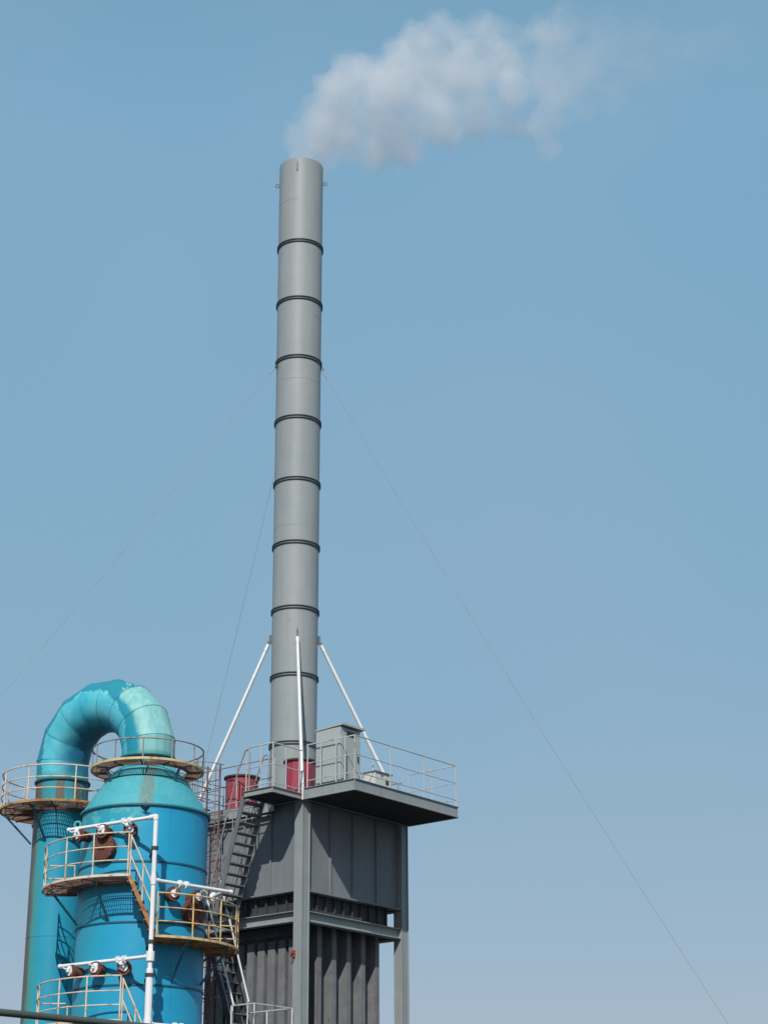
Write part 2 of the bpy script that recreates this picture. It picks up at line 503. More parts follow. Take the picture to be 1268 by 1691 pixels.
# davit lug at the top of the shell
mb = MB()
mb.bar((0.2, -1.56, 11.52), (0.2, -1.56, 11.72), 0.03, 0.03)
mb.bar((0.2, -1.53, 11.56), (0.2, -1.69, 11.56), 0.03, 0.03)
mb.add([(0.07, -1.65, 11.57), (0.33, -1.65, 11.57), (0.2, -1.59, 11.45), (0.2, -1.73, 11.57)], [(0, 1, 2), (0, 3, 2), (1, 3, 2), (0, 3, 1)])
mb.build('davit_lug', 'bluedark', tank)

mb = MB()
c_ = pol(-78, RT + 0.10, 11.42)
mb.tube([c_ + Vector((0, -1, 0)) * 0.001 + Vector((math.cos(2 * math.pi * i / 16), 0.25 * math.sin(2 * math.pi * i / 16) * 0, math.sin(2 * math.pi * i / 16))) * 0.075 for i in range(16)], 0.028, 8, closed=True)
mb.build('lifting_eye', 'teal', tank)
def radial(phi, z):
    o = pol(phi, 1, 0)
    return o, Vector((math.cos(rad(phi)), math.sin(rad(phi)), 0))
def radial_disc(mb, phi, z, prof, n=28):
    """turned piece on a radial axis through height z; profile of (distance from tank axis, radius)"""
    o, t = radial(phi, z)
    vs, fs = [], []
    for d, r in prof:
        for j in range(n):
            a = 2 * math.pi * j / n
            vs.append(o * d + t * (r * math.cos(a)) + Vector((0, 0, z + r * math.sin(a))))
    for i in range(len(prof) - 1):
        for j in range(n):
            fs.append((i * n + j, i * n + (j + 1) % n, (i + 1) * n + (j + 1) % n, (i + 1) * n + j))
    return mb.add(vs, fs)
for phi, z, r, lb in ((-28, 10.63, 0.32, 'rusty round manhole cover behind the upper left walkway rail'), (57, 9.20, 0.35, 'rusty round manhole cover behind the yellow rail on the right')):
    mh = radial_disc(MB(), phi, z, [(1.42, r * 0.9), (1.60, r * 0.9), (1.60, r), (1.66, r), (1.66, 0.001)]).build('manhole', 'rustred', tank, label=lb)
    radial_disc(MB(), phi, z, [(1.665, r * 0.98), (1.70, r * 0.98), (1.715, r * 0.86), (1.715, 0.001)]).build('manhole_cover', 'rustred', mh)
    mb = MB()
    for k in range(16):
        a = 2 * math.pi * k / 16
        o_, t_ = radial(phi, z)
        p = o_ * 1.64 + t_ * (r * 0.93 * math.cos(a)) + Vector((0, 0, z + r * 0.93 * math.sin(a)))
        mb.tube([p, p + o_ * 0.095], 0.014, 6)
    mb.tube([o_ * 1.70 + t_ * -0.10 + Vector((0, 0, z)), o_ * 1.77 + t_ * -0.10 + Vector((0, 0, z)), o_ * 1.77 + t_ * 0.10 + Vector((0, 0, z)), o_ * 1.70 + t_ * 0.10 + Vector((0, 0, z))], 0.012, 6)
    mb.build('bolt_ring', 'rustred', mh, kind='stuff')
NOZ = []
for hz in (11.16, 7.94):
    NOZ += [(-52, hz - 0.17, hz), (-26, hz - 0.17, hz), (-3.5, hz - 0.17, hz)]
NOZ += [(31, 9.51, 9.68), (53, 9.51, 9.68), (31, 6.27, 6.44), (53, 6.27, 6.44)]
for phi, z, hz in NOZ:
    nz = radial_disc(MB(), phi, z, [(1.45, 0.125), (1.80, 0.125)]).build('nozzle', 'rustred', tank)
    radial_disc(MB(), phi, z, [(1.78, 0.12), (1.78, 0.175), (1.815, 0.175), (1.815, 0.12), (1.82, 0.12), (1.82, 0.168), (1.85, 0.168), (1.85, 0.001)]).build('nozzle_flange', 'rustred', nz)

# ------------------------------------------------------------------ round walkways on the tank and the riser
def arc(r, z, a0, a1, step=6):
    n = max(2, int(abs(a1 - a0) / step))
    return [pol(a0 + (a1 - a0) * i / n, r, z) for i in range(n + 1)]
def walkway(label, frame, r0, r1, z, a0, a1, posts, railh, levels, mats, braces=(), rin=None, ends=(), tr=0.019, brace_in=None, brace_drop=0.9, plate=0.0):
    m_rail, m_rim, m_under = mats
    base = pol((a0 + a1) / 2, (r0 + r1) / 2, z) if a1 - a0 < 360 else Vector((0, 0, z))
    t = thing('walkway', label, 'walkway', frame, tuple(base), group=None)
    full = a1 - a0 >= 360
    nseg = 72 if full else 40
    MB().ring(r1 - 0.012, r1, z - 0.045, z + 0.012, nseg, a0=a0, a1=a1).ring(r1 - 0.06, r1 - 0.012, z - 0.045, z - 0.035, nseg, a0=a0, a1=a1).build('outer_rim', m_rim, t)
    MB().ring(r0, r0 + 0.012, z - 0.08, z, nseg, a0=a0, a1=a1).build('inner_rim', m_under, t)
    # grating: radial bearing bars with thin cross rods
    mb = MB()
    nb = int((a1 - a0) * math.pi / 180 * (r0 + r1) / 2 / 0.052)
    for i in range(nb + (0 if full else 1)):
        ph = a0 + (a1 - a0) * i / nb
        mb.bar(pol(ph, r0 + 0.01, z - 0.016), pol(ph, r1 - 0.012, z - 0.016), 0.017, 0.03, (0, 0, 1))
    k = int((r1 - r0) / 0.11)
    for i in range(1, k):
        r = r0 + (r1 - r0) * i / k
        mb.ring(r - 0.003, r + 0.003, z - 0.014, z - 0.003, nseg, a0=a0, a1=a1)
    mb.build('grating', m_under, t, kind='stuff', smooth=0)
    if plate:
        MB().ring(r0 + 0.02, r0 + (r1 - r0) * plate, z - 0.035, z - 0.031, nseg, a0=a0, a1=a1).build('sheet', m_under, t)
    # joists under the grating
    nj = max(3, int((a1 - a0) / 30))
    for i in range(nj + (0 if full else 1)):
        ph = a0 + (a1 - a0) * i / nj
        MB().bar(pol(ph, r0 + 0.012, z - 0.066), pol(ph, r1 - 0.065, z - 0.066), 0.03, 0.066, (0, 0, 1)).build('joist', m_under, t)
    for ph in posts:
        MB().tube([pol(ph, r1 - 0.03, z - 0.05), pol(ph, r1 - 0.03, z + railh)], tr, 8).build('post', m_rail, t)
    for f, nm in levels:
        pts = arc(r1 - 0.03, z + railh * f, a0 + (0 if full else 0.3), a1 - (0 if full else 0.3), 4)
        if full:
            MB().tube(pts[:-1], tr if f == 1 else tr * 0.8, 8, closed=True).build(nm, m_rail, t)
        else:
            MB().tube(pts, tr if f == 1 else tr * 0.8, 8).build(nm, m_rail, t)
    for ph in ends:
        q = r0 + 0.05
        for f in (1.0, 0.66, 0.34):
            if f == 1.0: continue
            MB().tube([pol(ph, r1 - 0.03, z + railh * f), pol(ph, q + 0.05, z + railh * f)], tr * 0.8, 8).build('end_rail', m_rail, t)
        MB().tube([pol(ph, q + 0.05, z + railh * 0.66), pol(ph, q + 0.05, z + railh * 0.34)], tr * 0.8, 8).build('end_post', m_rail, t)
    for ph in braces:
        MB().bar(pol(ph, brace_in or (r0 + 0.01), z - brace_drop), pol(ph, r1 - 0.12, z - 0.10), 0.045, 0.045).build('brace', 'bluedark', t)
    return t

L3 = ((1.0, 'top_rail'), (0.66, 'mid_rail'), (0.34, 'low_rail'))
CREAM = ('rail', 'rail', 'rustplate')
walkway('upper left curved walkway with cream rails in front of the rusty manhole', FB, RT + 0.02, 2.42, 9.82, -88, -0.5,
        (-87, -68, -42, -22, -1.2), 0.98, L3, CREAM, braces=(-65, -22), ends=(-88,), plate=0.3)
walkway('curved walkway with yellow rust streaked rails on the right side of the blue tank', FB, RT + 0.02, 2.38, 8.44, 15.5, 104,
        (16.4, 38, 60, 82, 95), 0.98, L3, ('railyellow', 'railyellow', 'rustorange'), braces=(36, 74), ends=(104,), plate=0.9)
walkway('lowest curved walkway with cream rails, cut by the bottom edge of the photo', FB, RT + 0.02, 2.40, 6.54, -88, -1.5,
        (-87, -68, -42, -22, -2.2), 0.98, L3, CREAM, braces=(-70, -28), ends=(-90,), plate=0.3)
walkway('ring walkway with low rail round the neck of the blue tank', FB, 0.98, 1.41, 12.85, 0, 360,
        tuple(range(-178, 180, 30)), 0.49, ((1.0, 'top_rail'),), ('raildark', 'railyellow', 'rustplate'), braces=(-45, 45, 135, -135), brace_in=1.12, brace_drop=0.42)
walkway('ring walkway with three cream rails round the top of the blue riser pipe', FP, 0.70, 1.56, 12.25, 0, 360,
        (-88, -60, -24, 22, 60, 98, 130, 165, -165, -130, -108), 0.90, L3, ('rail', 'rustorange', 'rustplate'), braces=(-80, -20, 40, 100, 170, -140), brace_drop=0.85)

def ship_stair(label, frame, p0, p1, q0, q1, mat, tread, n, rail=None, railmat=None, group=None, depth=0.20, sh=0.12):
    """stringers p0>p1 and q0>q1, n treads between; rail = list of height offsets over the stringers"""
    p0, p1, q0, q1 = map(Vector, (p0, p1, q0, q1))
    t = thing('steep_stair', label, 'stairs', frame, tuple((p1 + q1) / 2))
    for a, b in ((p0, p1), (q0, q1)):
        MB().bar(a, b, 0.03, sh, (q0 - p0).cross(p1 - p0) ).build('stringer', mat, t)
    run = (p1 - p0); run.z = 0
    run = run.normalized() if run.length > 1e-3 else Vector((0, 1, 0))
    for i in range(n):
        f = (i + 0.5) / n
        a, b = p0.lerp(p1, f), q0.lerp(q1, f)
        mb = MB()
        s = (b - a).normalized() * 0.016
        mb.bar(a + s, b - s, depth, 0.03, (0, 0, 1))
        mb.build('tread', tread, t)
    if rail:
        for a, b in ((p0, p1), (q0, q1)) if rail[0] == 2 else ((p0, p1),):
            for h in rail[1:]:
                MB().tube([a + Vector((0, 0, h)), b + Vector((0, 0, h))], 0.02, 8).build('handrail', railmat, t)
            for f in (0.02, 0.5, 0.98):
                c = a.lerp(b, f)
                MB().tube([c, c + Vector((0, 0, rail[1]))], 0.017, 8).build('baluster', railmat, t)
    return t
ship_stair('short rusty stair dropping from the upper left walkway to the yellow railed walkway', FB,
           pol(-0.2, 2.40, 9.78), pol(15.0, 2.36, 8.46), pol(-0.2, 1.86, 9.78), pol(15.4, 1.86, 8.46), 'rustorange', 'rustplate', 6, (1, 0.96, 0.50), 'rail', sh=0.09)
ship_stair('short rusty stair starting at the lowest walkway and running out of the picture', FB,
           pol(-1.2, 2.38, 6.50), pol(14.0, 2.36, 5.18), pol(-1.2, 1.86, 6.50), pol(14.4, 1.86, 5.18), 'rustorange', 'rustplate', 6, (1, 0.96, 0.50), 'rail', sh=0.09)

# ------------------------------------------------------------------ white spray header pipework
RX, RY = 0.56, -2.42
sp = thing('spray_pipework', 'white plastic spray pipe rising in front of the blue tank with side headers and valves', 'pipe', FB, (RX, RY, 0))
MB().tube([(RX, RY, 7.62), (RX, RY, 11.16)], 0.055, 16).build('upper_riser', 'white', sp)
MB().tube([(RX, RY, 0.0), (RX, RY, 7.40), (RX, RY, 7.66)], [0.095, 0.085, 0.082], 16).build('lower_riser', 'white', sp)
HEAD = [(11.16, (-1.70, -0.98), 'L'), (9.68, (2.22, -0.80), 'R'), (7.94, (-1.75, -0.84), 'L'), (6.44, (2.22, -0.80), 'R')]
mb = MB(); mb.tube([(RX, RY, 11.08), (RX, RY, 11.16), (RX - 0.02, RY + 0.01, 11.165)], 0.066, 14)
mb.tube([(RX + .03, RY - .02, 11.16), (RX - 0.14, RY + 0.09, 11.16)], 0.062, 14)
mb.build('elbow', 'white', sp)
for cz in (10.42, 8.27, 7.52, 5.2, 2.5):
    q = Vector((RX, RY, cz)); o_ = Vector((RX, RY, 0)).normalized()
    cl = MB().ring(0.056 if cz > 7.6 else 0.084, 0.085 if cz > 7.6 else 0.11, cz - 0.035, cz + 0.035, 20, (RX, RY)).build('pipe_clamp', 'dark', sp)
    MB().bar(q - o_ * 0.07, o_ * (RT + 0.005) + Vector((0, 0, cz)), 0.05, 0.05).build('clamp_arm', 'dark', cl, smooth=0)
def near_on(z, end, q):
    a, b = Vector((RX, RY, z)), Vector((*end, z))
    d = b - a
    f = max(0.05, min(0.985, (Vector((q.x, q.y, z)) - a).dot(d) / d.length_squared))
    return a + d * f
for z, end, _ in HEAD:
    a, b = Vector((RX, RY, z)), Vector((*end, z))
    d = (b - a).normalized()
    h = MB().tube([a, b], 0.043, 14).build('header', 'white', sp)
    MB().tube([b - d * 0.03, b + d * 0.03], 0.055, 14).build('end_cap', 'white', h)
    if z < 11:
        MB().tube([a + Vector((0, 0, -0.11)), a + Vector((0, 0, 0.11))], 0.098 if z < 8 else 0.07, 14).tube([a, a + d * 0.13], 0.058, 14).build('tee', 'white', sp)
def valve(q, hp, rich=False):
    """branch from a header point hp down to nozzle face q (radial axis)"""
    o = Vector((q.x, q.y, 0)).normalized()
    face = q + o * 0.0
    mid = q + o * 0.09
    top = Vector((hp.x, hp.y, hp.z))
    v = MB().tube([face, mid, Vector((mid.x, mid.y, q.z + 0.05)).lerp(top, 0.35), top], 0.032, 10).build('valve', 'white', sp)
    MB().tube([q + o * 0.002, q + o * 0.035], 0.095, 16).build('valve_flange', 'white', v)
    d = Vector((o.y, -o.x, 0))
    b = mid.lerp(top, 0.45)
    mb = MB().tube([b - d * 0.075, b - d * 0.045, b, b + d * 0.045, b + d * 0.075], [0.035, 0.055, 0.06, 0.055, 0.035], 12)
    mb.build('valve_body', 'white', v)
    mb = MB().bar(b + o * 0.05, b + o * 0.11, 0.02, 0.02).bar(b + o * 0.11 - d * 0.02 + Vector((0, 0, -0.03)), b + o * 0.11 + d * 0.12 + Vector((0, 0, 0.03)), 0.03, 0.02)
    mb.build('valve_handle', 'white', v)
    if rich:
        for s_ in (-1, 1):
            for e in (0.075, 0.115):
                c = top + (Vector((RX, RY, hp.z)) - top).normalized() * (s_ * e)
                dd = (Vector((RX, RY, hp.z)) - top).normalized()
                MB().tube([c - dd * 0.012, c + dd * 0.012], 0.088, 16).build('header_flange', 'white', v)
for phi, z, hz in NOZ:
    end = [h[1] for h in HEAD if h[0] == hz][0]
    q = pol(phi, 1.852, z)
    valve(q, near_on(hz, end, q), rich=phi in (-3.5, 31))
# side outlet with a blank flange at the right end of the middle header
for z in (9.68, 6.44):
    s0 = near_on(z, (2.22, -0.80), Vector((2.08, -0.9, z)))
    e = pol(80, 1.80, z - 0.02)
    v = MB().tube([s0, e], [0.036, 0.05], 12).build('side_outlet', 'white', sp)
    dd = (s0 - e).normalized()
    MB().tube([e - dd * 0.03, e], 0.105, 18).build('blank_flange', 'white', v)

# ------------------------------------------------------------------ riser pipe and duct
RP = 0.685
rp = thing('riser_pipe', 'tall blue riser pipe left of the tank with a brown stained left flank', 'pipe', FP)
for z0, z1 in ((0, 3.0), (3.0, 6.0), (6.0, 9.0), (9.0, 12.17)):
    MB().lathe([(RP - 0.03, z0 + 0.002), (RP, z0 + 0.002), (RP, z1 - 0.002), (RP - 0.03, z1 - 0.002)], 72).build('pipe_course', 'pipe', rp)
for z in (3.0, 6.0, 9.0):
    MB().ring(RP - 0.02, RP + 0.006, z - 0.008, z + 0.008, 72).build('weld_bead', 'pipe', rp)
MB().lathe([(RP - 0.03, 12.17), (RP - 0.012, 12.17), (RP - 0.012, 12.99), (RP - 0.03, 12.99)], 72).build('collar', 'collar', rp)
MB().ring(RP - 0.02, RP + 0.035, 12.97, 13.015, 64).build('collar_flange', 'seam', rp)

duct = thing('transfer_duct', 'thick peeling turquoise duct arching from the riser pipe to the blue tank', 'duct', FW, (-7.0, 47.0, 13.0))
def build_duct():
    A = Vector((-8.38, 48.0, 13.02)); B = Vector((-5.93, 46.0, 13.14))
    mid = (A + B) / 2
    d = (B - A); d.z = 0
    R = d.length / 2
    d.normalize()
    up = Vector((0, 0, 1))
    r = 0.665
    z0 = 13.22
    NS = 8
    per = 10
    NR = 96
    knots = [math.pi * k / NS for k in range(NS + 1)]
    def centre(th):
        return Vector((mid.x, mid.y, z0)) - d * (R * math.cos(th)) + up * (R * 0.96 * math.sin(th))
    # mitre bend: straight cans between knots placed at segment joints
    rings = []
    jt = [0.0] + [math.pi * (k + 0.5) / NS for k in range(NS)] + [math.pi]
    Rk = R / math.cos(math.pi / NS / 2)
    J = [A] + [Vector((mid.x, mid.y, z0)) + (-d * math.cos(t) + up * (0.97 * math.sin(t))) * (Rk * (1 + 0.075 * max(0.0, math.sin(2 * t)))) for t in jt[1:-1]] + [B]
    n_side = d.cross(up).normalized()
    if n_side.y > 0: n_side = -n_side       # side that faces the yard
    wall = []
    for k in range(len(J) - 1):
        dirk = (J[k + 1] - J[k]).normalized()
        # mitre planes
        def plane(i):
            if i == 0 or i == len(J) - 1: return up if i == 0 else -up
            return ((J[i + 1] - J[i]).normalized() + (J[i] - J[i - 1]).normalized()).normalized()
        pa, pb = plane(k), plane(k + 1)
        out = dirk.cross(n_side); 
        c_in = Vector((mid.x, mid.y, z0))
        if (J[k] + J[k + 1]) / 2 @ Vector((0, 0, 0)) == 0: pass
        if out.dot((J[k] + J[k + 1]) / 2 - c_in) < 0: out = -out
        vs, fs, rd, al = [], [], [], []
        M_ = per
        for i in range(M_ + 1):
            f = i / M_
            for j in range(NR):
                a = 2 * math.pi * j / NR
                off = out * (r * math.cos(a)) + n_side * (r * math.sin(a))
                # slide along the can to meet each mitre plane
                def hit(P, n):
                    q = (J[k] + off)
                    return q + dirk * ((P - q).dot(n) / dirk.dot(n))
                p = hit(J[k], pa).lerp(hit(J[k + 1], pb), f)
                # slight hand-beaten unevenness of the plate
                p += off.normalized() * (0.008 * mnoise(p * 1.7) + 0.004 * mnoise(p * 5.0))
                vs.append(p)
                rd.append((1 + math.cos(a)) / 2 if True else 0)
                al.append((k + f) / (len(J) - 1))
        for i in range(M_):
            for j in range(NR):
                fs.append((i * NR + j, i * NR + (j + 1) % NR, (i + 1) * NR + (j + 1) % NR, (i + 1) * NR + j))
        mb = MB(); mb.add(vs, fs)
        base = TF[duct.name]
        me = bpy.data.meshes.new('duct_segment')
        me.from_pydata([tuple(p - base) for p in mb.v], [], mb.f)
        for p in me.polygons: p.use_smooth = True
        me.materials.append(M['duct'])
        # angle measure: 0 at the inner side, 1 at the outer side (linear in angle)
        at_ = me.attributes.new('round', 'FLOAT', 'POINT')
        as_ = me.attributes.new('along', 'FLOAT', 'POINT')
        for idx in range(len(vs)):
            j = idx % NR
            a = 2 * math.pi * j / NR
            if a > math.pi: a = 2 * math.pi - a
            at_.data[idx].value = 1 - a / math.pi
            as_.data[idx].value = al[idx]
        o = bpy.data.objects.new('duct_segment', me)
        col.objects.link(o); o.parent = duct
        # weld bead at the joint
        if 0 < k:
            pts = []
            for j in range(48):
                a = 2 * math.pi * j / 48
                off = out * ((r + 0.002) * math.cos(a)) + n_side * ((r + 0.002) * math.sin(a))
                q = J[k] + off
                pts.append(q + dirk * ((J[k] - q).dot(pa) / dirk.dot(pa)))
            w = MB().tube(pts, 0.008, 6, closed=True).build('weld_bead', 'ductseam', duct)
build_duct()
# curled flakes of old coating standing up on the crest
def flakes():
    rnd = random.Random(4)
    c = Vector((-7.12, 47.0, 13.22)); d = Vector((2.38, -2.0, 0)).normalized()
    side = Vector((-2.0, -2.38, 0)).normalized()
    mb = MB()
    for i in range(26):
        th = math.pi * rnd.gauss(0.665, 0.012)
        w = rnd.uniform(-0.2, 0.8)
        out = (-d * math.cos(th) + Vector((0, 0, 1)) * 0.97 * math.sin(th)).normalized()
        nrm = (out * math.cos(w) + side * math.sin(w)).normalized()
        p = c + (-d * math.cos(th) + Vector((0, 0, 0.965)) * math.sin(th)) * 1.56 + nrm * 0.66
        tg = nrm.cross(side).normalized()
        tg2 = nrm.cross(tg)
        L = rnd.uniform(0.02, 0.06)
        q = [p + tg * L + nrm * -0.01, p + tg2 * L, p - tg * L + nrm * rnd.uniform(0.02, 0.09), p - tg2 * L * 0.8 + nrm * 0.04]
        q2 = [x + nrm * 0.006 for x in q]
        mb.add(q + q2, [(0, 1, 2, 3), (7, 6, 5, 4), (0, 4, 5, 1), (1, 5, 6, 2), (2, 6, 7, 3), (3, 7, 4, 0)])
    M['flake'] = paint('bleached coating flake', (0.25, 0.50, 0.50), (0.40, 0.62, 0.62), rough=0.7)
    mb.build('coating_flakes', 'flake', duct, kind='stuff', smooth=0)
flakes()

# ------------------------------------------------------------------ grey filter tower (x along right face, y along left face)
S = 4.23
CC = (S / 2, S / 2)
tw = thing('filter_tower', 'dark grey steel filter tower with corner columns and ribbed lower body', 'tower', FT)
for cx, cy in ((0, 0), (S, 0), (0, S), (S, S)):
    c = MB()
    top = 13.12
    c.box(cx - 0.15, cx - 0.132, cy - 0.15, cy + 0.15, 0, top)
    c.box(cx + 0.132, cx + 0.15, cy - 0.15, cy + 0.15, 0, top)
    c.box(cx - 0.132, cx + 0.132, cy - 0.115, cy - 0.10, 0, top)
    c.box(cx - 0.132, cx + 0.132, cy + 0.10, cy + 0.115, 0, top)
    c.build('column', 'tower_light', tw, smooth=0)
e = 0.16
for zb in (9.93, 6.0, 2.6):
    for p, q in (((e, 0), (S - e, 0)), ((0, e), (0, S - e)), ((S, e), (S, S - e)), ((e, S), (S - e, S))):
        ibeam(MB(), (*p, zb), (*q, zb), 0.28, 0.24).build('beam', 'tower_light', tw, smooth=0)
# upper casing: panels between stiffeners
SPL = [0.17, 1.15, 2.10, 3.13, 4.06]
SPLL = [0.17, 1.13, 2.10, 3.13, 4.06]
ZC0, ZC1 = 10.62, 13.04
MB().box(0.10, S - 0.10, 0.10, S - 0.10, ZC0, ZC1).build('casing', 'tower', tw, smooth=0)
rnd = random.Random(3)
for k in range(4):
    for face in range(4):
        a, b = (SPL if face in (0, 2) else SPLL)[k:k + 2]
        d0 = 0.02 + rnd.uniform(-0.004, 0.004)
        # slightly dished plate
        mb = MB(); vs, fs = [], []
        nx, nz = 6, 8
        for iz in range(nz + 1):
            for ix in range(nx + 1):
                u, v_ = ix / nx, iz / nz
                dish = 0.02 * math.sin(math.pi * u) * math.sin(math.pi * v_) * rnd.uniform(0.7, 1.1)
                t_ = a + 0.006 + (b - a - 0.012) * u
                h = d0 + dish
                z = ZC0 + (ZC1 - ZC0) * v_
                vs.append({0: (t_, h, z), 1: (h, t_, z), 2: (t_, S - h, z), 3: (S - h, t_, z)}[face])
        for iz in range(nz):
            for ix in range(nx):
                i = iz * (nx + 1) + ix
                fs.append((i, i + 1, i + nx + 2, i + nx + 1))
        mb.add(vs, fs).build('casing_panel', 'tower', tw, smooth=60)
        if k < 3:
            st = MB()
            if face == 0: st.box(b - 0.02, b + 0.02, -0.035, 0.04, ZC0, ZC1)
            if face == 1: st.box(-0.035, 0.04, b - 0.02, b + 0.02, ZC0, ZC1)
            if face == 2: st.box(b - 0.02, b + 0.02, S - 0.04, S + 0.035, ZC0, ZC1)
            if face == 3: st.box(S - 0.04, S + 0.035, b - 0.02, b + 0.02, ZC0, ZC1)
            st.build('stiffener', 'tower', tw, smooth=0)
# bottom flange of the casing
mb = MB()
for p in ((0.16, S - 0.16, -0.14, 0.12), (0.16, S - 0.16, S - 0.12, S + 0.14)):
    mb.box(p[0], p[1], p[2], p[3], 10.58, 10.618)
for p in ((-0.14, 0.12, 0.16, S - 0.16), (S - 0.12, S + 0.14, 0.16, S - 0.16)):
    mb.box(p[0], p[1], p[2], p[3], 10.58, 10.618)
mb.build('casing_flange', 'tower', tw, smooth=0)
# recessed throat between casing and lower body, with its short uprights
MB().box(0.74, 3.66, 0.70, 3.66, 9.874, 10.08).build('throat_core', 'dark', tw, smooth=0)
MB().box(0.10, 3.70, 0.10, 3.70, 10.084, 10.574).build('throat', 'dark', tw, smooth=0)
mb = MB()
for i in range(9):
    a = 0.55 + i * 0.37
    for w in (0.10,):
        mb.box(0.03, 0.098, a, a + 0.05, 10.08, 10.57)
        mb.box(a + 0.1, a + 0.14, 0.03, 0.098, 10.08, 10.57)
mb.build('throat_uprights', 'dark', tw, kind='stuff', smooth=0)
# ribbed lower body
MB().box(0.72, 3.72, 0.68, 3.70, 3.6, 9.872).build('lower_body', 'duct_grey', tw, smooth=0)
for i in range(6):
    a = 0.46 + i * 0.615
    w = 0.17
    if a + w > 3.80: continue
    m = MB().box(a, a + w, 0.37, 0.678, 3.6, 9.872)
    m.build('rib', 'duct_grey', tw, smooth=0)
    MB().box(a, a + w, 3.702, 3.95, 3.6, 9.70).build('rib', 'duct_grey', tw, smooth=0)
for i in range(9):
    a = 0.56 + i * 0.378
    w = 0.25
    mb = MB().box(0.42, 0.718, a, a + w, 3.6, 9.44)
    mb.add([(0.42, a, 9.442), (0.42, a + w, 9.442), (0.718, a + w, 9.442), (0.718, a, 9.442), (0.70, a, 9.60), (0.70, a + w, 9.60)],
           [(0, 1, 5, 4), (0, 4, 3), (1, 2, 5), (2, 3, 4, 5)])
    mb.build('rib', 'duct_grey', tw, smooth=0)
    MB().box(3.702, 3.90, a, a + w, 3.6, 9.58).build('rib', 'duct_grey', tw, smooth=0)
# bottom hopper
mb = MB()
b0 = [(0.6, 0.6), (3.7, 0.6), (3.7, 3.7), (0.6, 3.7)]
mb.add([(x, y, 3.598) for x, y in b0] + [(CC[0] + sx * 0.3, CC[1] + sy * 0.3, 1.2) for sx, sy in ((-1, -1), (1, -1), (1, 1), (-1, 1))],
       [(3, 2, 1, 0), (4, 5, 6, 7), (0, 1, 5, 4), (1, 2, 6, 5), (2, 3, 7, 6), (3, 0, 4, 7)])
mb.build('hopper', 'tower', tw, smooth=0)
for cx, cy in ((0, 0), (S, 0), (0, S), (S, S)):
    MB().box(cx - 0.3, cx + 0.3, cy - 0.3, cy + 0.3, -0.05, 0.25).build('footing', 'concrete', tw, smooth=0)
rb = thing('warning_lamp', 'small faded red lamp box on the front corner column of the grey tower', 'lamp', FT, (-0.15, 0.05, 8.8))
mb = MB().box(-0.20, -0.152, 0.06, 0.18, 8.84, 9.02)
mb.build('lamp_box', 'signred', rb)
MB().tube([(-0.20, 0.12, 8.95), (-0.25, 0.12, 8.95)], 0.04, 12).build('lens', 'signred', rb)
MB().tube([(-0.175, 0.12, 8.84), (-0.175, 0.12, 8.76), (-0.175, 0.16, 8.66)], 0.012, 6).build('cable', 'dark', rb)

# decks on top of the tower
def slab(name, label, base, x0, x1, y0, y1, zt, th, edge_mat='tower_light'):
    t = thing(name, label, 'platform', FT, base)
    MB().box(x0 + 0.02, x1 - 0.02, y0 + 0.02, y1 - 0.02, zt - 0.05, zt - 0.012).build('deck_plate', 'deck', t, smooth=0)
    # channel edges: web with top and bottom lips
    for a, b, n in (((x0, y0), (x1, y0), (0, -1)), ((x1, y0), (x1, y1), (1, 0)), ((x1, y1), (x0, y1), (0, 1)), ((x0, y1), (x0, y0), (-1, 0))):
        n = Vector((*n, 0))
        a3, b3 = Vector((*a, 0)), Vector((*b, 0))
        inn = n * -0.012
        mb = MB()
        zc = zt - th / 2
        up = Vector((0, 0, 1))
        d = (b3 - a3).normalized() * 0.008
        mb.bar(a3 + inn + d + up * zc, b3 + inn - d + up * zc, 0.014, th - 0.03, up)
        mb.bar(a3 + inn * 0.2 + d + up * (zt - 0.007), b3 + inn * 0.2 - d + up * (zt - 0.007), 0.07, 0.014, up)
        mb.bar(a3 + inn * 0.2 + d + up * (zt - th + 0.007), b3 + inn * 0.2 - d + up * (zt - th + 0.007), 0.07, 0.014, up)
        mb.build('edge_channel', edge_mat, t, smooth=0)
    MB().box(x0 + 0.04, x1 - 0.04, y0 + 0.04, y1 - 0.04, zt - th + 0.018, zt - th + 0.03).build('soffit', 'soffit', t, smooth=0)  # dark sheet whose colour carries the shade under the deck
    return t
ZD = 13.31
PR = (-0.15, 4.38, -1.96, -0.17)
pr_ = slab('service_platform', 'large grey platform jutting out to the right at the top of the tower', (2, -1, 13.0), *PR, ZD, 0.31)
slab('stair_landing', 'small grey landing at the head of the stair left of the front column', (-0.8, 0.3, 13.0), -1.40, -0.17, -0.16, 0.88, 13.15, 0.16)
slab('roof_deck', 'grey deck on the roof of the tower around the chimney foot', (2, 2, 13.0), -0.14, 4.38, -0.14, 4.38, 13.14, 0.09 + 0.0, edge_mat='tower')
MB().box(-0.165, -0.15, 0.90, 4.36, 12.84, 13.12).build('fascia', 'tower_light', bpy.data.objects['roof_deck'], smooth=0)
MB().box(-0.17, -0.13, 1.0, 4.3, 12.74, 12.77).build('fascia_lip', 'tower_light', bpy.data.objects['roof_deck'], smooth=0)

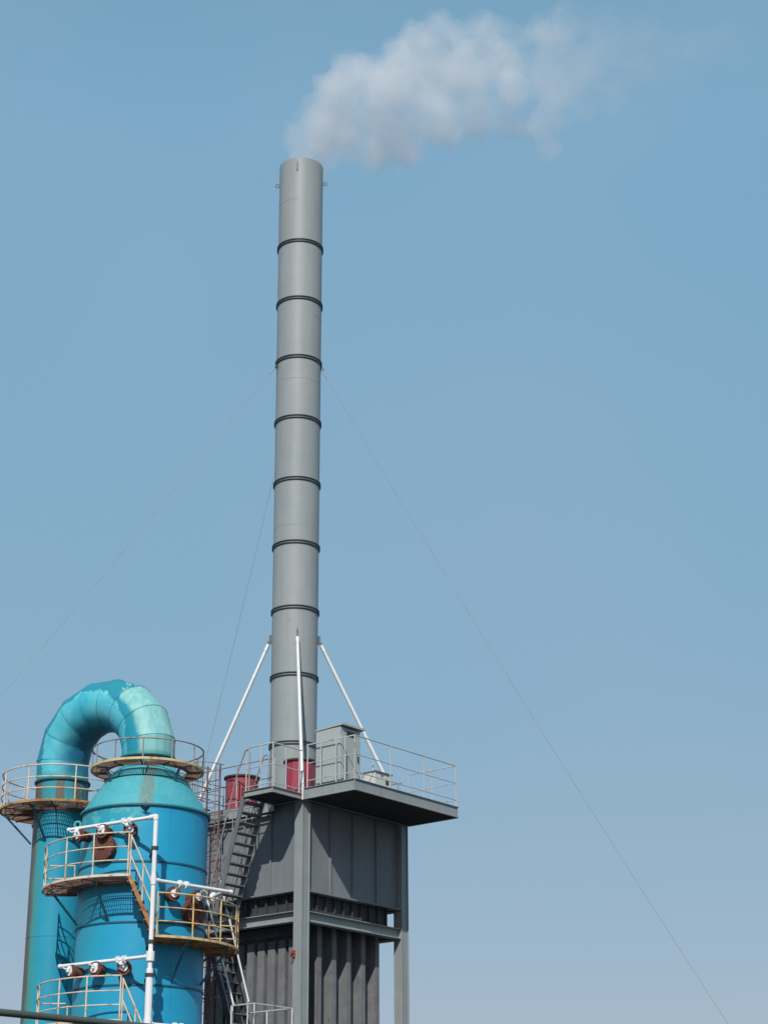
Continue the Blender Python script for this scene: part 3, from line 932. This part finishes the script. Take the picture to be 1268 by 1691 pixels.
def railing(name, label, pts, heights, posts, mats, base, rr=0.019, group=None, shades=None):
    """pts: deck-level polyline (tower frame); posts: list of (point, height)"""
    t = thing(name, label, 'railing', FT, base)
    for i, h in enumerate(heights):
        m = mats[min(i, len(mats) - 1)]
        MB().tube([Vector(p) + Vector((0, 0, h)) for p in pts], rr if i == 0 else rr * 0.75, 8).build('top_rail' if i == 0 else ('mid_rail' if i == 1 else 'low_rail'), m, t)
    for p, h in posts:
        p = Vector(p)
        MB().tube([p + Vector((0, 0, -0.02)), p + Vector((0, 0, h))], rr, 8).build('post', mats[-1], t)
    return t
def along(a, b, fs):
    a, b = Vector(a), Vector(b)
    return [a.lerp(b, f) for f in fs]
z = ZD
a, b, c, d = (-0.11, -0.22, z), (-0.11, -1.92, z), (4.34, -1.92, z), (4.34, -0.22, z)
pts = along(a, b, (0.02, 0.30, 0.62, 0.80)) + along(b, c, (0.0, 0.34, 0.67, 1.0)) + along(c, d, (0.5, 1.0))
railing('platform_railing', 'pale grey railing round the outer edge of the jutting platform', [a, b, c, d], (1.19, 0.68, 0.20),
        [(p, 1.19) for p in pts], ('railgrey',), (2, -1, z))
z = 13.15
a, b, c = (-0.20, -0.12, z), (-1.35, -0.12, z), (-1.35, 0.84, z)
railing('landing_railing', 'pale grey corner railing on the small stair landing', [a, b, c], (1.20, 0.62, 0.12),
        [(p, 1.20) for p in along(a, b, (0.08, 0.55, 1.0)) + along(b, c, (0.45, 1.0))], ('railgrey',), (-0.8, 0.3, z))
z = 13.14
a, b = (-0.12, 0.95, z), (-0.12, 4.30, z)
railing('deck_side_railing', 'thin railing along the left edge of the roof deck in front of the red drum', [a, b], (1.20, 0.66, 0.16),
        [(p, 1.20) for p in along(a, b, (0.0, 0.15, 0.42, 0.7, 1.0))], ('raildark', 'railpink', 'railgrey'), (-0.1, 2.5, z), rr=0.017)
a, b, c = (0.0, 4.34, z), (4.30, 4.34, z), (4.30, 0.0, z)
railing('rear_railing', 'dark railing along the far edges of the roof deck behind the chimney', [a, b, c], (1.15, 0.6, 0.16),
        [(p, 1.15) for p in along(a, b, (0.0, 0.33, 0.66, 1.0)) + along(b, c, (0.33, 0.66, 0.97))], ('raildark',), (2, 4.3, z), rr=0.017)

# upper stair from the landing down the left face, then the white railed lower flight
us = ship_stair('dark grey steel stair slanting down the left face of the tower', FT,
           (-1.37, 0.90, 13.02), (-1.37, 1.95, 9.60), (-0.62, 0.90, 13.02), (-0.62, 1.95, 9.60), 'deck', 'deck', 13, depth=0.24, sh=0.15)
for x in (-1.37, -0.62):
    MB().tube([(x, 0.72, 13.16), (x, 0.70, 14.15), (x, 0.76, 14.30), (x, 0.88, 14.28), (x, 1.15, 13.70), (x, 1.55, 12.45), (x, 2.05, 10.75)], 0.019, 8).build('handrail', 'raildark' if x > -1 else 'raildark', us)
    for f in (0.35, 0.68, 0.95):
        p = Vector((x, 0.9 + 1.05 * f, 13.02 - 3.42 * f))
        MB().tube([p, p + Vector((0, 0.02, 0.86))], 0.015, 8).build('baluster', 'raildark', us)
ml = thing('middle_landing', 'rusty dark landing between the two stair flights beside the blue tank', 'platform', FT, (-1.1, 2.3, 9.5))
MB().box(-1.75, -0.3, 1.98, 3.05, 9.47, 9.50).build('deck_plate', 'rustplate', ml, smooth=0)
for p, q in (((-1.75, 1.97), (-0.3, 1.97)), ((-1.75, 3.06), (-0.3, 3.06)), ((-1.76, 1.97), (-1.76, 3.06))):
    MB().bar((*p, 9.42), (*q, 9.42), 0.05, 0.12, (0, 0, 1)).build('edge_beam', 'dark', ml, smooth=0)
for x, y in ((-1.70, 3.0), (-0.36, 3.0), (-1.70, 2.03)):
    MB().bar((x, y, 0), (x, y, 9.36), 0.09, 0.09).build('leg', 'railpink', ml, smooth=0)
for k in range(5):
    z0 = 0.6 + k * 1.75
    MB().bar((-1.70, 3.0, z0), (-0.36, 3.0, z0 + 1.6), 0.04, 0.04).build('cross_brace', 'raildark', ml, smooth=0)
ls = ship_stair('lower stair flight with bright white handrails below the yellow railed walkway', FT,
           (-1.52, 1.98, 9.45), (-1.52, 0.80, 6.42), (-0.86, 1.98, 9.45), (-0.86, 0.80, 6.42), 'dark', 'deck', 11, depth=0.22, sh=0.12)
for x, y0, z0, y1, z1 in ((-1.56, 1.95, 10.35, 0.90, 7.55), (-0.90, 2.16, 11.06, 0.99, 7.70)):
    MB().tube([(x, y0, z0), (x, y1, z1)], 0.026, 8).build('handrail', 'galv', ls)
    for f in (0.02, 0.97):
        p = Vector((x, y0 + (y1 - y0) * f, z0 + (z1 - z0) * f))
        MB().tube([p, p - Vector((0, 0, 0.95))], 0.017, 8).build('baluster', 'galv' if f > .5 else 'raildark', ls)
MB().tube([(-1.56, 1.75, 9.28), (-1.56, 0.85, 6.95)], 0.018, 8).build('handrail', 'raildark', ls)
ll = slab('lower_landing', 'low stair landing just below the bottom edge of the photo', (-0.9, 0.5, 6.3), -1.74, -0.22, 0.02, 2.2, 6.42, 0.16)
for x, y in ((-1.65, 0.1), (-1.65, 2.1)):
    MB().bar((x, y, 0), (x, y, 6.27), 0.09, 0.09).build('leg', 'tower', ll, smooth=0)
z = 6.42
a, b, c, d = (-1.70, 0.84, z), (-1.70, 0.05, z), (-0.26, 0.05, z), (-0.26, 2.15, z)
railing('lower_landing_railing', 'galvanised railing of the low landing beside the front column', [a, b, c, d], (1.10, 0.55),
        [(p, 1.10) for p in (a, b, c, Vector(c).lerp(Vector(d), 0.42), d)], ('railgrey', 'galv'), (-0.9, 0.2, z), rr=0.021)

# caged ladder between tank and tower
def caged_ladder():
    t = thing('caged_ladder', 'reddish rusty ladder with safety cage between the blue tank and the grey tower', 'ladder', FT, (-0.55, 2.9, 0))
    x0, ya, yb = -0.55, 3.08, 2.60
    for y in (ya, yb):
        MB().tube([(x0, y, 0), (x0, y, 14.35)], 0.028, 8).build('side_rail', 'railpink', t)
    k = 0
    z = 0.4
    while z < 14.2:
        MB().tube([(x0, ya, z), (x0, yb, z)], 0.013, 6).build('rung', 'railpink', t)
        z += 0.30
    # cage on the yard side
    zz = [2.6 + 0.9 * i for i in range(14)]
    for z in zz:
        pts = [Vector((x0 - 0.72 * math.sin(math.pi * i / 12), (ya + yb) / 2 + 0.36 * math.cos(math.pi * i / 12) * 1.05, z)) for i in range(13)]
        MB().tube(pts, 0.013, 6).build('cage_hoop', 'raildark' if z > 13 else 'railpink', t)
    for i in (1.5, 4, 6, 8, 10.5):
        an = math.pi * i / 12
        MB().tube([(x0 - 0.72 * math.sin(an), (ya + yb) / 2 + 0.378 * math.cos(an), z) for z in (2.6, zz[-1])], 0.011, 6).build('cage_bar', 'railpink', t)
    for z in (2, 5, 8, 11, 12.9):
        for y in (ya, yb):
            MB().bar((x0, y, z), (-0.16, y, z), 0.04, 0.04).build('wall_bracket', 'raildark', t, smooth=0)
    return t
caged_ladder()

# open rail frame at the head of the caged ladder, dark against the sky
def ladder_guard():
    t = thing('ladder_guard', 'dark open rail frame at the head of the rusty ladder beside the tank cone', 'railing', FT, (-0.5, 3.8, 13.2))
    z0 = 13.20
    P = [(-0.16, 3.34), (-0.95, 3.34), (-0.95, 4.30), (-0.16, 4.30)]
    for i, h in enumerate((0.0, 0.30, 0.62, 1.18)):
        MB().tube([(x, y, z0 + h) for x, y in P], 0.019 if i else 0.026, 8).build('rail', 'raildark' if i else 'dark', t)
    for x, y in P[1:3]:
        MB().tube([(x, y, z0 - 0.04), (x, y, z0 + 1.18)], 0.02, 8).build('post', 'raildark', t)
    MB().tube([(-0.95, 3.34, z0), (-0.95, 4.30, z0 + 0.62)], 0.016, 8).build('diagonal', 'dark', t)
    MB().tube([(-0.95, 4.30, z0), (-0.16, 4.05, z0 + 0.62)], 0.016, 8).build('diagonal', 'dark', t)
    for y in (3.5, 4.2):
        MB().bar((-0.95, y, z0 - 0.03), (-0.16, y, z0 - 0.03), 0.05, 0.05).build('bearer', 'dark', t, smooth=0)
ladder_guard()

# ------------------------------------------------------------------ things standing on the decks
def drum(label, x, y, z, r, h):
    t = thing('vent_drum', label, 'drum', FT, (x, y, z), group=None)
    MB().lathe([(r - 0.012, z + 0.03), (r, z + 0.03), (r, z + h - 0.04), (r - 0.012, z + h - 0.04)], 48, (x, y)).build('body', 'red', t)
    MB().ring(r - 0.01, r + 0.055, z + h - 0.045, z + h, 48, (x, y)).build('top_flange', 'reddark', t)
    MB().ring(r - 0.01, r + 0.045, z, z + 0.035, 48, (x, y)).build('base_flange', 'red', t)
    MB().lathe([(r - 0.015, z + h - 0.30), (0.001, z + h - 0.30)], 48, (x, y)).build('damper', 'reddark', t)
    mb = MB().box(x - 0.03 - r * 0.66, x + 0.03 - r * 0.66, y - r * 0.78, y - r * 0.78 + 0.05, z + h * 0.38, z + h * 0.62)
    mb.build('handle', 'reddark', t)
    return t
drum('dusty crimson drum at the left edge of the roof deck', 0.62, 2.86, 13.14, 0.46, 1.06)
drum('crimson drum in front of the chimney foot, crossed by the white strut', 0.62, 0.66, 13.14, 0.42, 1.18)

cb = thing('control_cabinet', 'pale grey upright cabinet with sloping rain hood on the jutting platform', 'cabinet', FT, (0.4, -0.9, ZD))
x0, x1, y0, y1 = 0.0, 0.82, -1.33, -0.46
MB().box(x0 + 0.03, x1 - 0.03, y0 + 0.03, y1 - 0.03, ZD, ZD + 0.10).build('plinth', 'cabinet', cb, smooth=0)
MB().box(x0, x1, y0, y1, ZD + 0.10, 14.86).build('body', 'cabinet', cb, smooth=0)
MB().box(x0 + 0.03, x1 - 0.03, y0 - 0.018, y0 - 0.002, ZD + 0.14, 14.62).build('door', 'cabinet', cb, smooth=0)
mb = MB().box(x0 + 0.25, x1 - 0.25, y0 - 0.03, y0 - 0.003, 14.66, 14.78)
for k in range(4): mb.box(x0 + 0.24, x1 - 0.24, y0 - 0.045, y0 - 0.031, 14.665 + 0.03 * k, 14.68 + 0.03 * k)
mb.build('vent_louvre', 'dark', cb, smooth=0)
MB().box(x1 - 0.14, x1 - 0.10, y0 - 0.05, y0 - 0.019, 14.0, 14.15).build('handle', 'dark', cb, smooth=0)
mb = MB()
mb.add([(x0 - 0.02, y0 - 0.10, 14.90), (x1 + 0.10, y0 - 0.10, 14.90), (x1 + 0.10, y1 + 0.03, 14.862), (x0 - 0.02, y1 + 0.03, 14.862),
        (x0 - 0.02, y0 - 0.10, 14.96), (x1 + 0.10, y0 - 0.10, 14.96), (x1 + 0.10, y1 + 0.03, 14.90), (x0 - 0.02, y1 + 0.03, 14.90)],
       [(3, 2, 1, 0), (4, 5, 6, 7), (0, 1, 5, 4), (1, 2, 6, 5), (2, 3, 7, 6), (3, 0, 4, 7)])
mb.build('rain_hood', 'cabinet', cb, smooth=0)
tb = thing('equipment_box', 'low off white machine box with dark lid beside the tall cabinet', 'box', FT, (1.6, -1.6, ZD))
x0, x1, y0, y1 = 0.90, 1.60, -1.80, -1.35
MB().box(x0, x1, y0, y1, ZD + 0.03, ZD + 0.40).build('body', 'offwhite', tb, smooth=0)
MB().box(x0 - 0.02, x1 + 0.02, y0 - 0.03, y1 + 0.03, ZD + 0.402, ZD + 0.435).build('lid', 'deck', tb, smooth=0)
MB().box(x0 + 0.44, x0 + 0.56, y0 - 0.012, y0 - 0.001, ZD + 0.12, ZD + 0.26).build('inspection_window', 'dark', tb, smooth=0)
MB().box(x0 + 0.24, x0 + 0.31, y0 - 0.02, y0 - 0.001, ZD + 0.33, ZD + 0.398).build('latch', 'deck', tb, smooth=0)
MB().box(x0 - 0.03, x1 + 0.03, y0 + 0.02, y1 - 0.02, ZD + 0.001, ZD + 0.028).build('skid', 'offwhite', tb, smooth=0)
MB().tube([(x0 + 0.20, y0 + 0.25, ZD + 0.43), (x0 + 0.20, y0 + 0.25, ZD + 0.72)], 0.02, 8).build('breather_pipe', 'offwhite', tb)
fp = thing('corner_post', 'short white pipe stub standing on top of the front corner column', 'pipe', FT, (-0.16, -0.16, 13.0))
MB().tube([(-0.23, -0.20, 12.98), (-0.23, -0.20, 13.42)], 0.03, 10).build('stub', 'galv', fp)
MB().tube([(-0.23, -0.20, 13.42), (-0.23, -0.20, 13.45)], 0.04, 10).build('cap', 'galv', fp)

# ------------------------------------------------------------------ chimney
ch = thing('chimney', 'tall plain grey steel chimney of flanged sections with a smoking open top', 'chimney', FC, (0, 0, 13.14))
zs = [13.14] + [15.22 + 2.045 * k for k in range(9)] + [34.62]
def cr(z): return 0.670 + 0.035 * (z - 13.1) / 21.5
for k in range(10):
    z0, z1 = zs[k], zs[k + 1]
    MB().lathe([(cr(z0) - 0.03, z0 + 0.03), (cr(z0), z0 + 0.03), (cr(z1), z1 - 0.03 if k < 9 else z1), (cr(z1) - 0.03, z1 - 0.03 if k < 9 else z1), (cr(z0) - 0.03, z0 + 0.03)], 96).build('chimney_section', 'chimney', ch)
    if k:
        r = cr(z0)
        MB().ring(r - 0.03, r + 0.042, z0 - 0.050, z0 - 0.029, 96).build('flange', 'ring', ch)
        MB().ring(r - 0.03, r + 0.042, z0 + 0.029, z0 + 0.050, 96).build('flange', 'ring', ch)
        MB().ring(r - 0.03, r + 0.004, z0 - 0.025, z0 + 0.025, 96).build('gasket', 'chimney', ch)
for z, a0, a1 in ((33.1, -90, -5), (26.75, -40, 70), (29.0, 40, 90), (21.9, -80, 10)):
    MB().ring(cr(z) - 0.01, cr(z) + 0.004, z - 0.006, z + 0.006, 30, a0=a0, a1=a1).build('weld_bead', 'chimney', ch)
MB().ring(0.66, 0.78, 13.142, 13.17, 64).build('base_flange', 'chimney', ch)
def lug(phi, z, r=0.06):
    c = pol(phi, cr(z) + r + 0.01, z)
    o_, t_ = pol(phi, 1, 0), Vector((0, 0, 1))
    pts = [c + o_ * (r * math.cos(a)) + t_ * (r * math.sin(a)) for a in [2 * math.pi * i / 16 for i in range(16)]]
    MB().tube(pts, 0.018, 6, closed=True).build('lifting_ring', 'ring', ch)
lug(-90, 33.98); lug(90, 34.05)
lug(-62, 27.30, 0.04); lug(84, 27.30, 0.04); lug(170, 27.3, 0.04)
MB().bar(pol(-8, cr(34), 34.16) , pol(-8, cr(34), 34.46), 0.03, 0.11).build('lifting_plate', 'ring', ch)
# three round struts
ZM = 18.4
for nm, phi, foot, lb in (('f', 0, (0.0, 0.0), 'white round strut running from the chimney down to the front corner column'),
                         ('l', -91, (0.02, S - 0.02), 'white round strut leaning out left from the chimney to the far left deck corner'),
                         ('r', 91, (S - 0.02, -0.22), 'white round strut leaning out right from the chimney over the jutting platform')):
    fw_ = FT.m @ Vector((foot[0], foot[1], 13.18))
    ax = Vector((-2.65, 53.0, 0))
    dv = Vector((fw_.x - ax.x, fw_.y - ax.y, 0)).normalized()
    t = thing('chimney_strut', lb, 'strut', FW, tuple(fw_), group='white struts steadying the chimney')
    m = ax + dv * (cr(ZM) + 0.07) + Vector((0, 0, ZM))
    u = (m - fw_).normalized()
    MB().tube([fw_ + u * 0.12, m - u * 0.08], 0.053, 14).build('tube', 'galv', t)
    MB().bar(m - u * 0.16, m + u * 0.02, 0.02, 0.11, dv).build('clevis', 'deck', t, smooth=0)
    MB().bar(ax + dv * cr(ZM) + Vector((0, 0, ZM - 0.05)), ax + dv * cr(ZM) + Vector((0, 0, ZM + 0.22)), 0.02, 0.16, dv).build('welded_plate', 'ring', t, smooth=0)
    MB().tube([m - u * 0.30, m - u * 0.10], 0.060, 14).build('end_socket', 'galv', t)
    MB().bar(fw_ - Vector((0, 0, 0.03)), fw_ + u * 0.16, 0.02, 0.12, dv).build('foot_clevis', 'ring', t, smooth=0)
# guy ropes
for lb, a, b in (('thin guy rope running from the chimney to the lower left of the sky', (-3.38, 52.75, 27.28), (-18.55, 40.0, 0.3)),
                 ('thin guy rope running from the chimney down across the right of the sky', (-1.93, 52.9, 27.28), (12.90, 50.0, 0.3)),
                 ('thin guy rope dropping steeply behind the left strut', (-2.75, 53.72, 27.28), (-9.36, 60.0, 0.3))):
    t = thing('guy_rope', lb, 'rope', FW, b, group='guy ropes of the chimney')
    A, B = Vector(a), Vector(b)
    pts = []
    for i in range(25):
        f = i / 24
        p = A.lerp(B, f); p.z -= 0.4 * math.sin(math.pi * f)
        pts.append(p)
    MB().tube(pts, 0.0075, 5).build('rope', 'wire', t)
    MB().box(B.x - 0.3, B.x + 0.3, B.y - 0.3, B.y + 0.3, -0.02, 0.32).build('anchor_block', 'concrete', t, smooth=0)
    MB().tube([A + (B - A).normalized() * 0.02, A + (B - A).normalized() * 0.30], 0.02, 8).build('turnbuckle', 'wire', t)

# ------------------------------------------------------------------ overhead pipe in the foreground
op = thing('overhead_pipe', 'grimy dark green pipe crossing the bottom left corner in the foreground', 'pipe', FW, (-6.1, 23.9, 0))
pd = Vector((1.06, 1.08, 0)).normalized()
p0 = Vector((-5.0, 25.0, 4.53))
MB().tube([p0 - pd * 4, p0 - pd * 1.0, p0 + pd * 2.0, p0 + pd * 7], 0.048, 16).build('pipe_run', 'green', op)
for s_ in (-1.6, 4.2):
    q = p0 + pd * s_
    MB().bar((q.x, q.y, 0), (q.x, q.y, 4.46), 0.10, 0.10).build('support_post', 'green', op, smooth=0)
    MB().bar(q + Vector((-0.2, 0.2, -0.06)), q + Vector((0.2, -0.2, -0.06)), 0.08, 0.03, (0, 0, 1)).build('saddle', 'green', op, smooth=0)

# ------------------------------------------------------------------ smoke
PUFF = [(-2.35, 53.2, 35.35, 0.55), (-1.95, 53.3, 35.25, 0.45), (-1.1, 53.6, 36.0, 0.7), (-0.2, 54.0, 35.75, 0.6), (-2.67, 53.0, 34.95, 0.50), (-2.60, 53.0, 35.29, 0.52), (-2.52, 53.0, 35.87, 0.64), (-1.84, 53.6, 35.9, 0.69), (-2.23, 53.0, 36.57, 0.68), (-1.66, 54.0, 36.99, 0.92), (-1.67, 53.0, 37.63, 0.69), (-0.94, 53.6, 37.44, 1.06), (-1.19, 53.0, 38.47, 0.57), (-0.64, 54.2, 36.4, 0.86), (-0.39, 53.6, 38.76, 0.74), (0.38, 54.0, 36.74, 1.06), (0.38, 53.0, 37.62, 1.11), (0.49, 53.0, 39.01, 0.61), (0.82, 54.0, 35.79, 0.57), (1.22, 53.4, 39.71, 0.78), (1.93, 53.0, 39.98, 0.65), (2.77, 53.4, 40.07, 0.58), (1.74, 54.0, 39.03, 1.03), (1.5, 53.6, 37.19, 1.01), (2.12, 54.2, 36.86, 0.69), (3.28, 53.2, 40.29, 0.49), (3.76, 53.8, 40.4, 0.71), (2.94, 53.4, 38.61, 1.02), (3.04, 54.0, 37.33, 0.86), (4.23, 54.0, 39.5, 0.87), (4.47, 53.6, 38.01, 0.77), (4.1, 54.6, 37.35, 0.54), (5.43, 53.8, 38.87, 0.74), (5.78, 53.6, 37.76, 0.69), (5.56, 53.8, 36.82, 0.65), (5.55, 54.0, 36.0, 0.53), (4.9, 54.4, 36.98, 0.45),
        (6.59, 54.0, 39.0, 0.94), (7.67, 54.2, 39.63, 0.94), (8.9, 54.2, 39.37, 0.84), (9.96, 54.2, 39.74, 0.75), (7.7, 54.0, 40.72, 0.84), (6.46, 54.0, 40.98, 0.75), (5.59, 53.8, 40.34, 0.75), (8.9, 53.8, 40.33, 0.75), (7.75, 53.8, 37.89, 0.56), (6.68, 53.6, 37.28, 0.49), (10.9, 54.4, 40.1, 0.7), (12.0, 54.6, 40.6, 0.7)]
def smoke_mesh(name, grow, bud, disp, seed, vox):
    import bmesh
    bm = bmesh.new()
    rnd = random.Random(seed)
    for x, y, z, r in PUFF:
        g_ = grow * (1 + 0.25 * max(0, x - 5) / 8) if grow > 0.9 else grow
        balls = [(x, y, z, r * g_)]
        for i in range(9):     # smaller billows budding off each large one
            v = Vector((rnd.gauss(0, 1), rnd.gauss(0, 1), rnd.gauss(0, 1))).normalized()
            balls.append((x + v.x * r * 0.72 * g_, y + v.y * r * 0.9 * g_, z + v.z * r * 0.72 * g_, r * rnd.uniform(0.30, 0.48) * bud))
        for bx, by, bz, br in balls:
            bmesh.ops.create_icosphere(bm, subdivisions=2, radius=br, matrix=Matrix.Translation((bx + 2.65, by - 53, bz - 34.6)))
    me = bpy.data.meshes.new(name)
    bm.to_mesh(me); bm.free()
    o = bpy.data.objects.new(name, me)
    col.objects.link(o)
    rm = o.modifiers.new('merge', 'REMESH'); rm.mode = 'VOXEL'; rm.voxel_size = vox; rm.use_smooth_shade = True
    tx = bpy.data.textures.new('billow_' + name, 'CLOUDS'); tx.noise_scale = 0.75; tx.noise_depth = 4
    dm = o.modifiers.new('billow', 'DISPLACE'); dm.texture = tx; dm.strength = disp; dm.mid_level = 0.5
    return o
def smoke():
    root = smoke_mesh('smoke_plume', 0.95, 1.0, 0.55, 11, 0.12)
    root.location = (-2.65, 53, 34.6)
    root['label'] = 'billowing pale smoke plume drifting right from the chimney top'
    root['category'] = 'smoke'
    parts = [root]
    for nm, g_, b_, d_, sd_ in (('thin_outer_smoke', 1.12, 1.15, 0.85, 5), ('dense_smoke_core', 0.72, 0.9, 0.5, 8)):
        o = smoke_mesh(nm, g_, b_, d_, sd_, 0.14)
        o.parent = root
        parts.append(o)
    m = bpy.data.materials.new('smoke'); m.use_nodes = True
    nt = m.node_tree
    for n in list(nt.nodes): nt.nodes.remove(n)
    out = nt.nodes.new('ShaderNodeOutputMaterial')
    pv = nt.nodes.new('ShaderNodeVolumePrincipled')
    pv.inputs['Color'].default_value = (0.97, 0.98, 1.0, 1)
    pv.inputs['Anisotropy'].default_value = 0.1
    tc = nt.nodes.new('ShaderNodeTexCoord')
    sx = nt.nodes.new('ShaderNodeSeparateXYZ')
    nt.links.new(tc.outputs['Object'], sx.inputs[0])
    no = nt.nodes.new('ShaderNodeTexNoise'); no.inputs['Scale'].default_value = 0.7; no.inputs['Detail'].default_value = 5; no.inputs['Roughness'].default_value = 0.6
    nt.links.new(tc.outputs['Object'], no.inputs['Vector'])
    r1 = nt.nodes.new('ShaderNodeMapRange')
    for i, v in enumerate((0.34, 0.64, 0.15, 1.0)): r1.inputs[i + 1].default_value = v
    nt.links.new(no.outputs['Fac'], r1.inputs[0])
    fc = nt.nodes.new('ShaderNodeFloatCurve')
    cv = fc.mapping.curves[0]
    for i, (a, b) in enumerate(((0.0, 1.0), (0.2, 0.95), (0.42, 0.72), (0.54, 0.66), (0.63, 0.26), (1.0, 0.10))):
        if i == 0: cv.points[0].location = (a, b)
        elif i == 5: cv.points[-1].location = (a, b)
        else: cv.points.new(a, b)
    fc.mapping.update()
    dv = nt.nodes.new('ShaderNodeMath'); dv.operation = 'DIVIDE'; dv.inputs[1].default_value = 15.0
    nt.links.new(sx.outputs[0], dv.inputs[0])
    nt.links.new(dv.outputs[0], fc.inputs['Value'])
    mu = nt.nodes.new('ShaderNodeMath'); mu.operation = 'MULTIPLY'
    nt.links.new(r1.outputs[0], mu.inputs[0]); nt.links.new(fc.outputs[0], mu.inputs[1])
    m2 = nt.nodes.new('ShaderNodeMath'); m2.operation = 'MULTIPLY'; m2.inputs[1].default_value = SMOKE_D
    nt.links.new(mu.outputs[0], m2.inputs[0])
    nt.links.new(m2.outputs[0], pv.inputs['Density'])
    nt.links.new(pv.outputs[0], out.inputs['Volume'])
    for o in parts: o.data.materials.append(m)
SMOKE_D = 0.37
smoke()
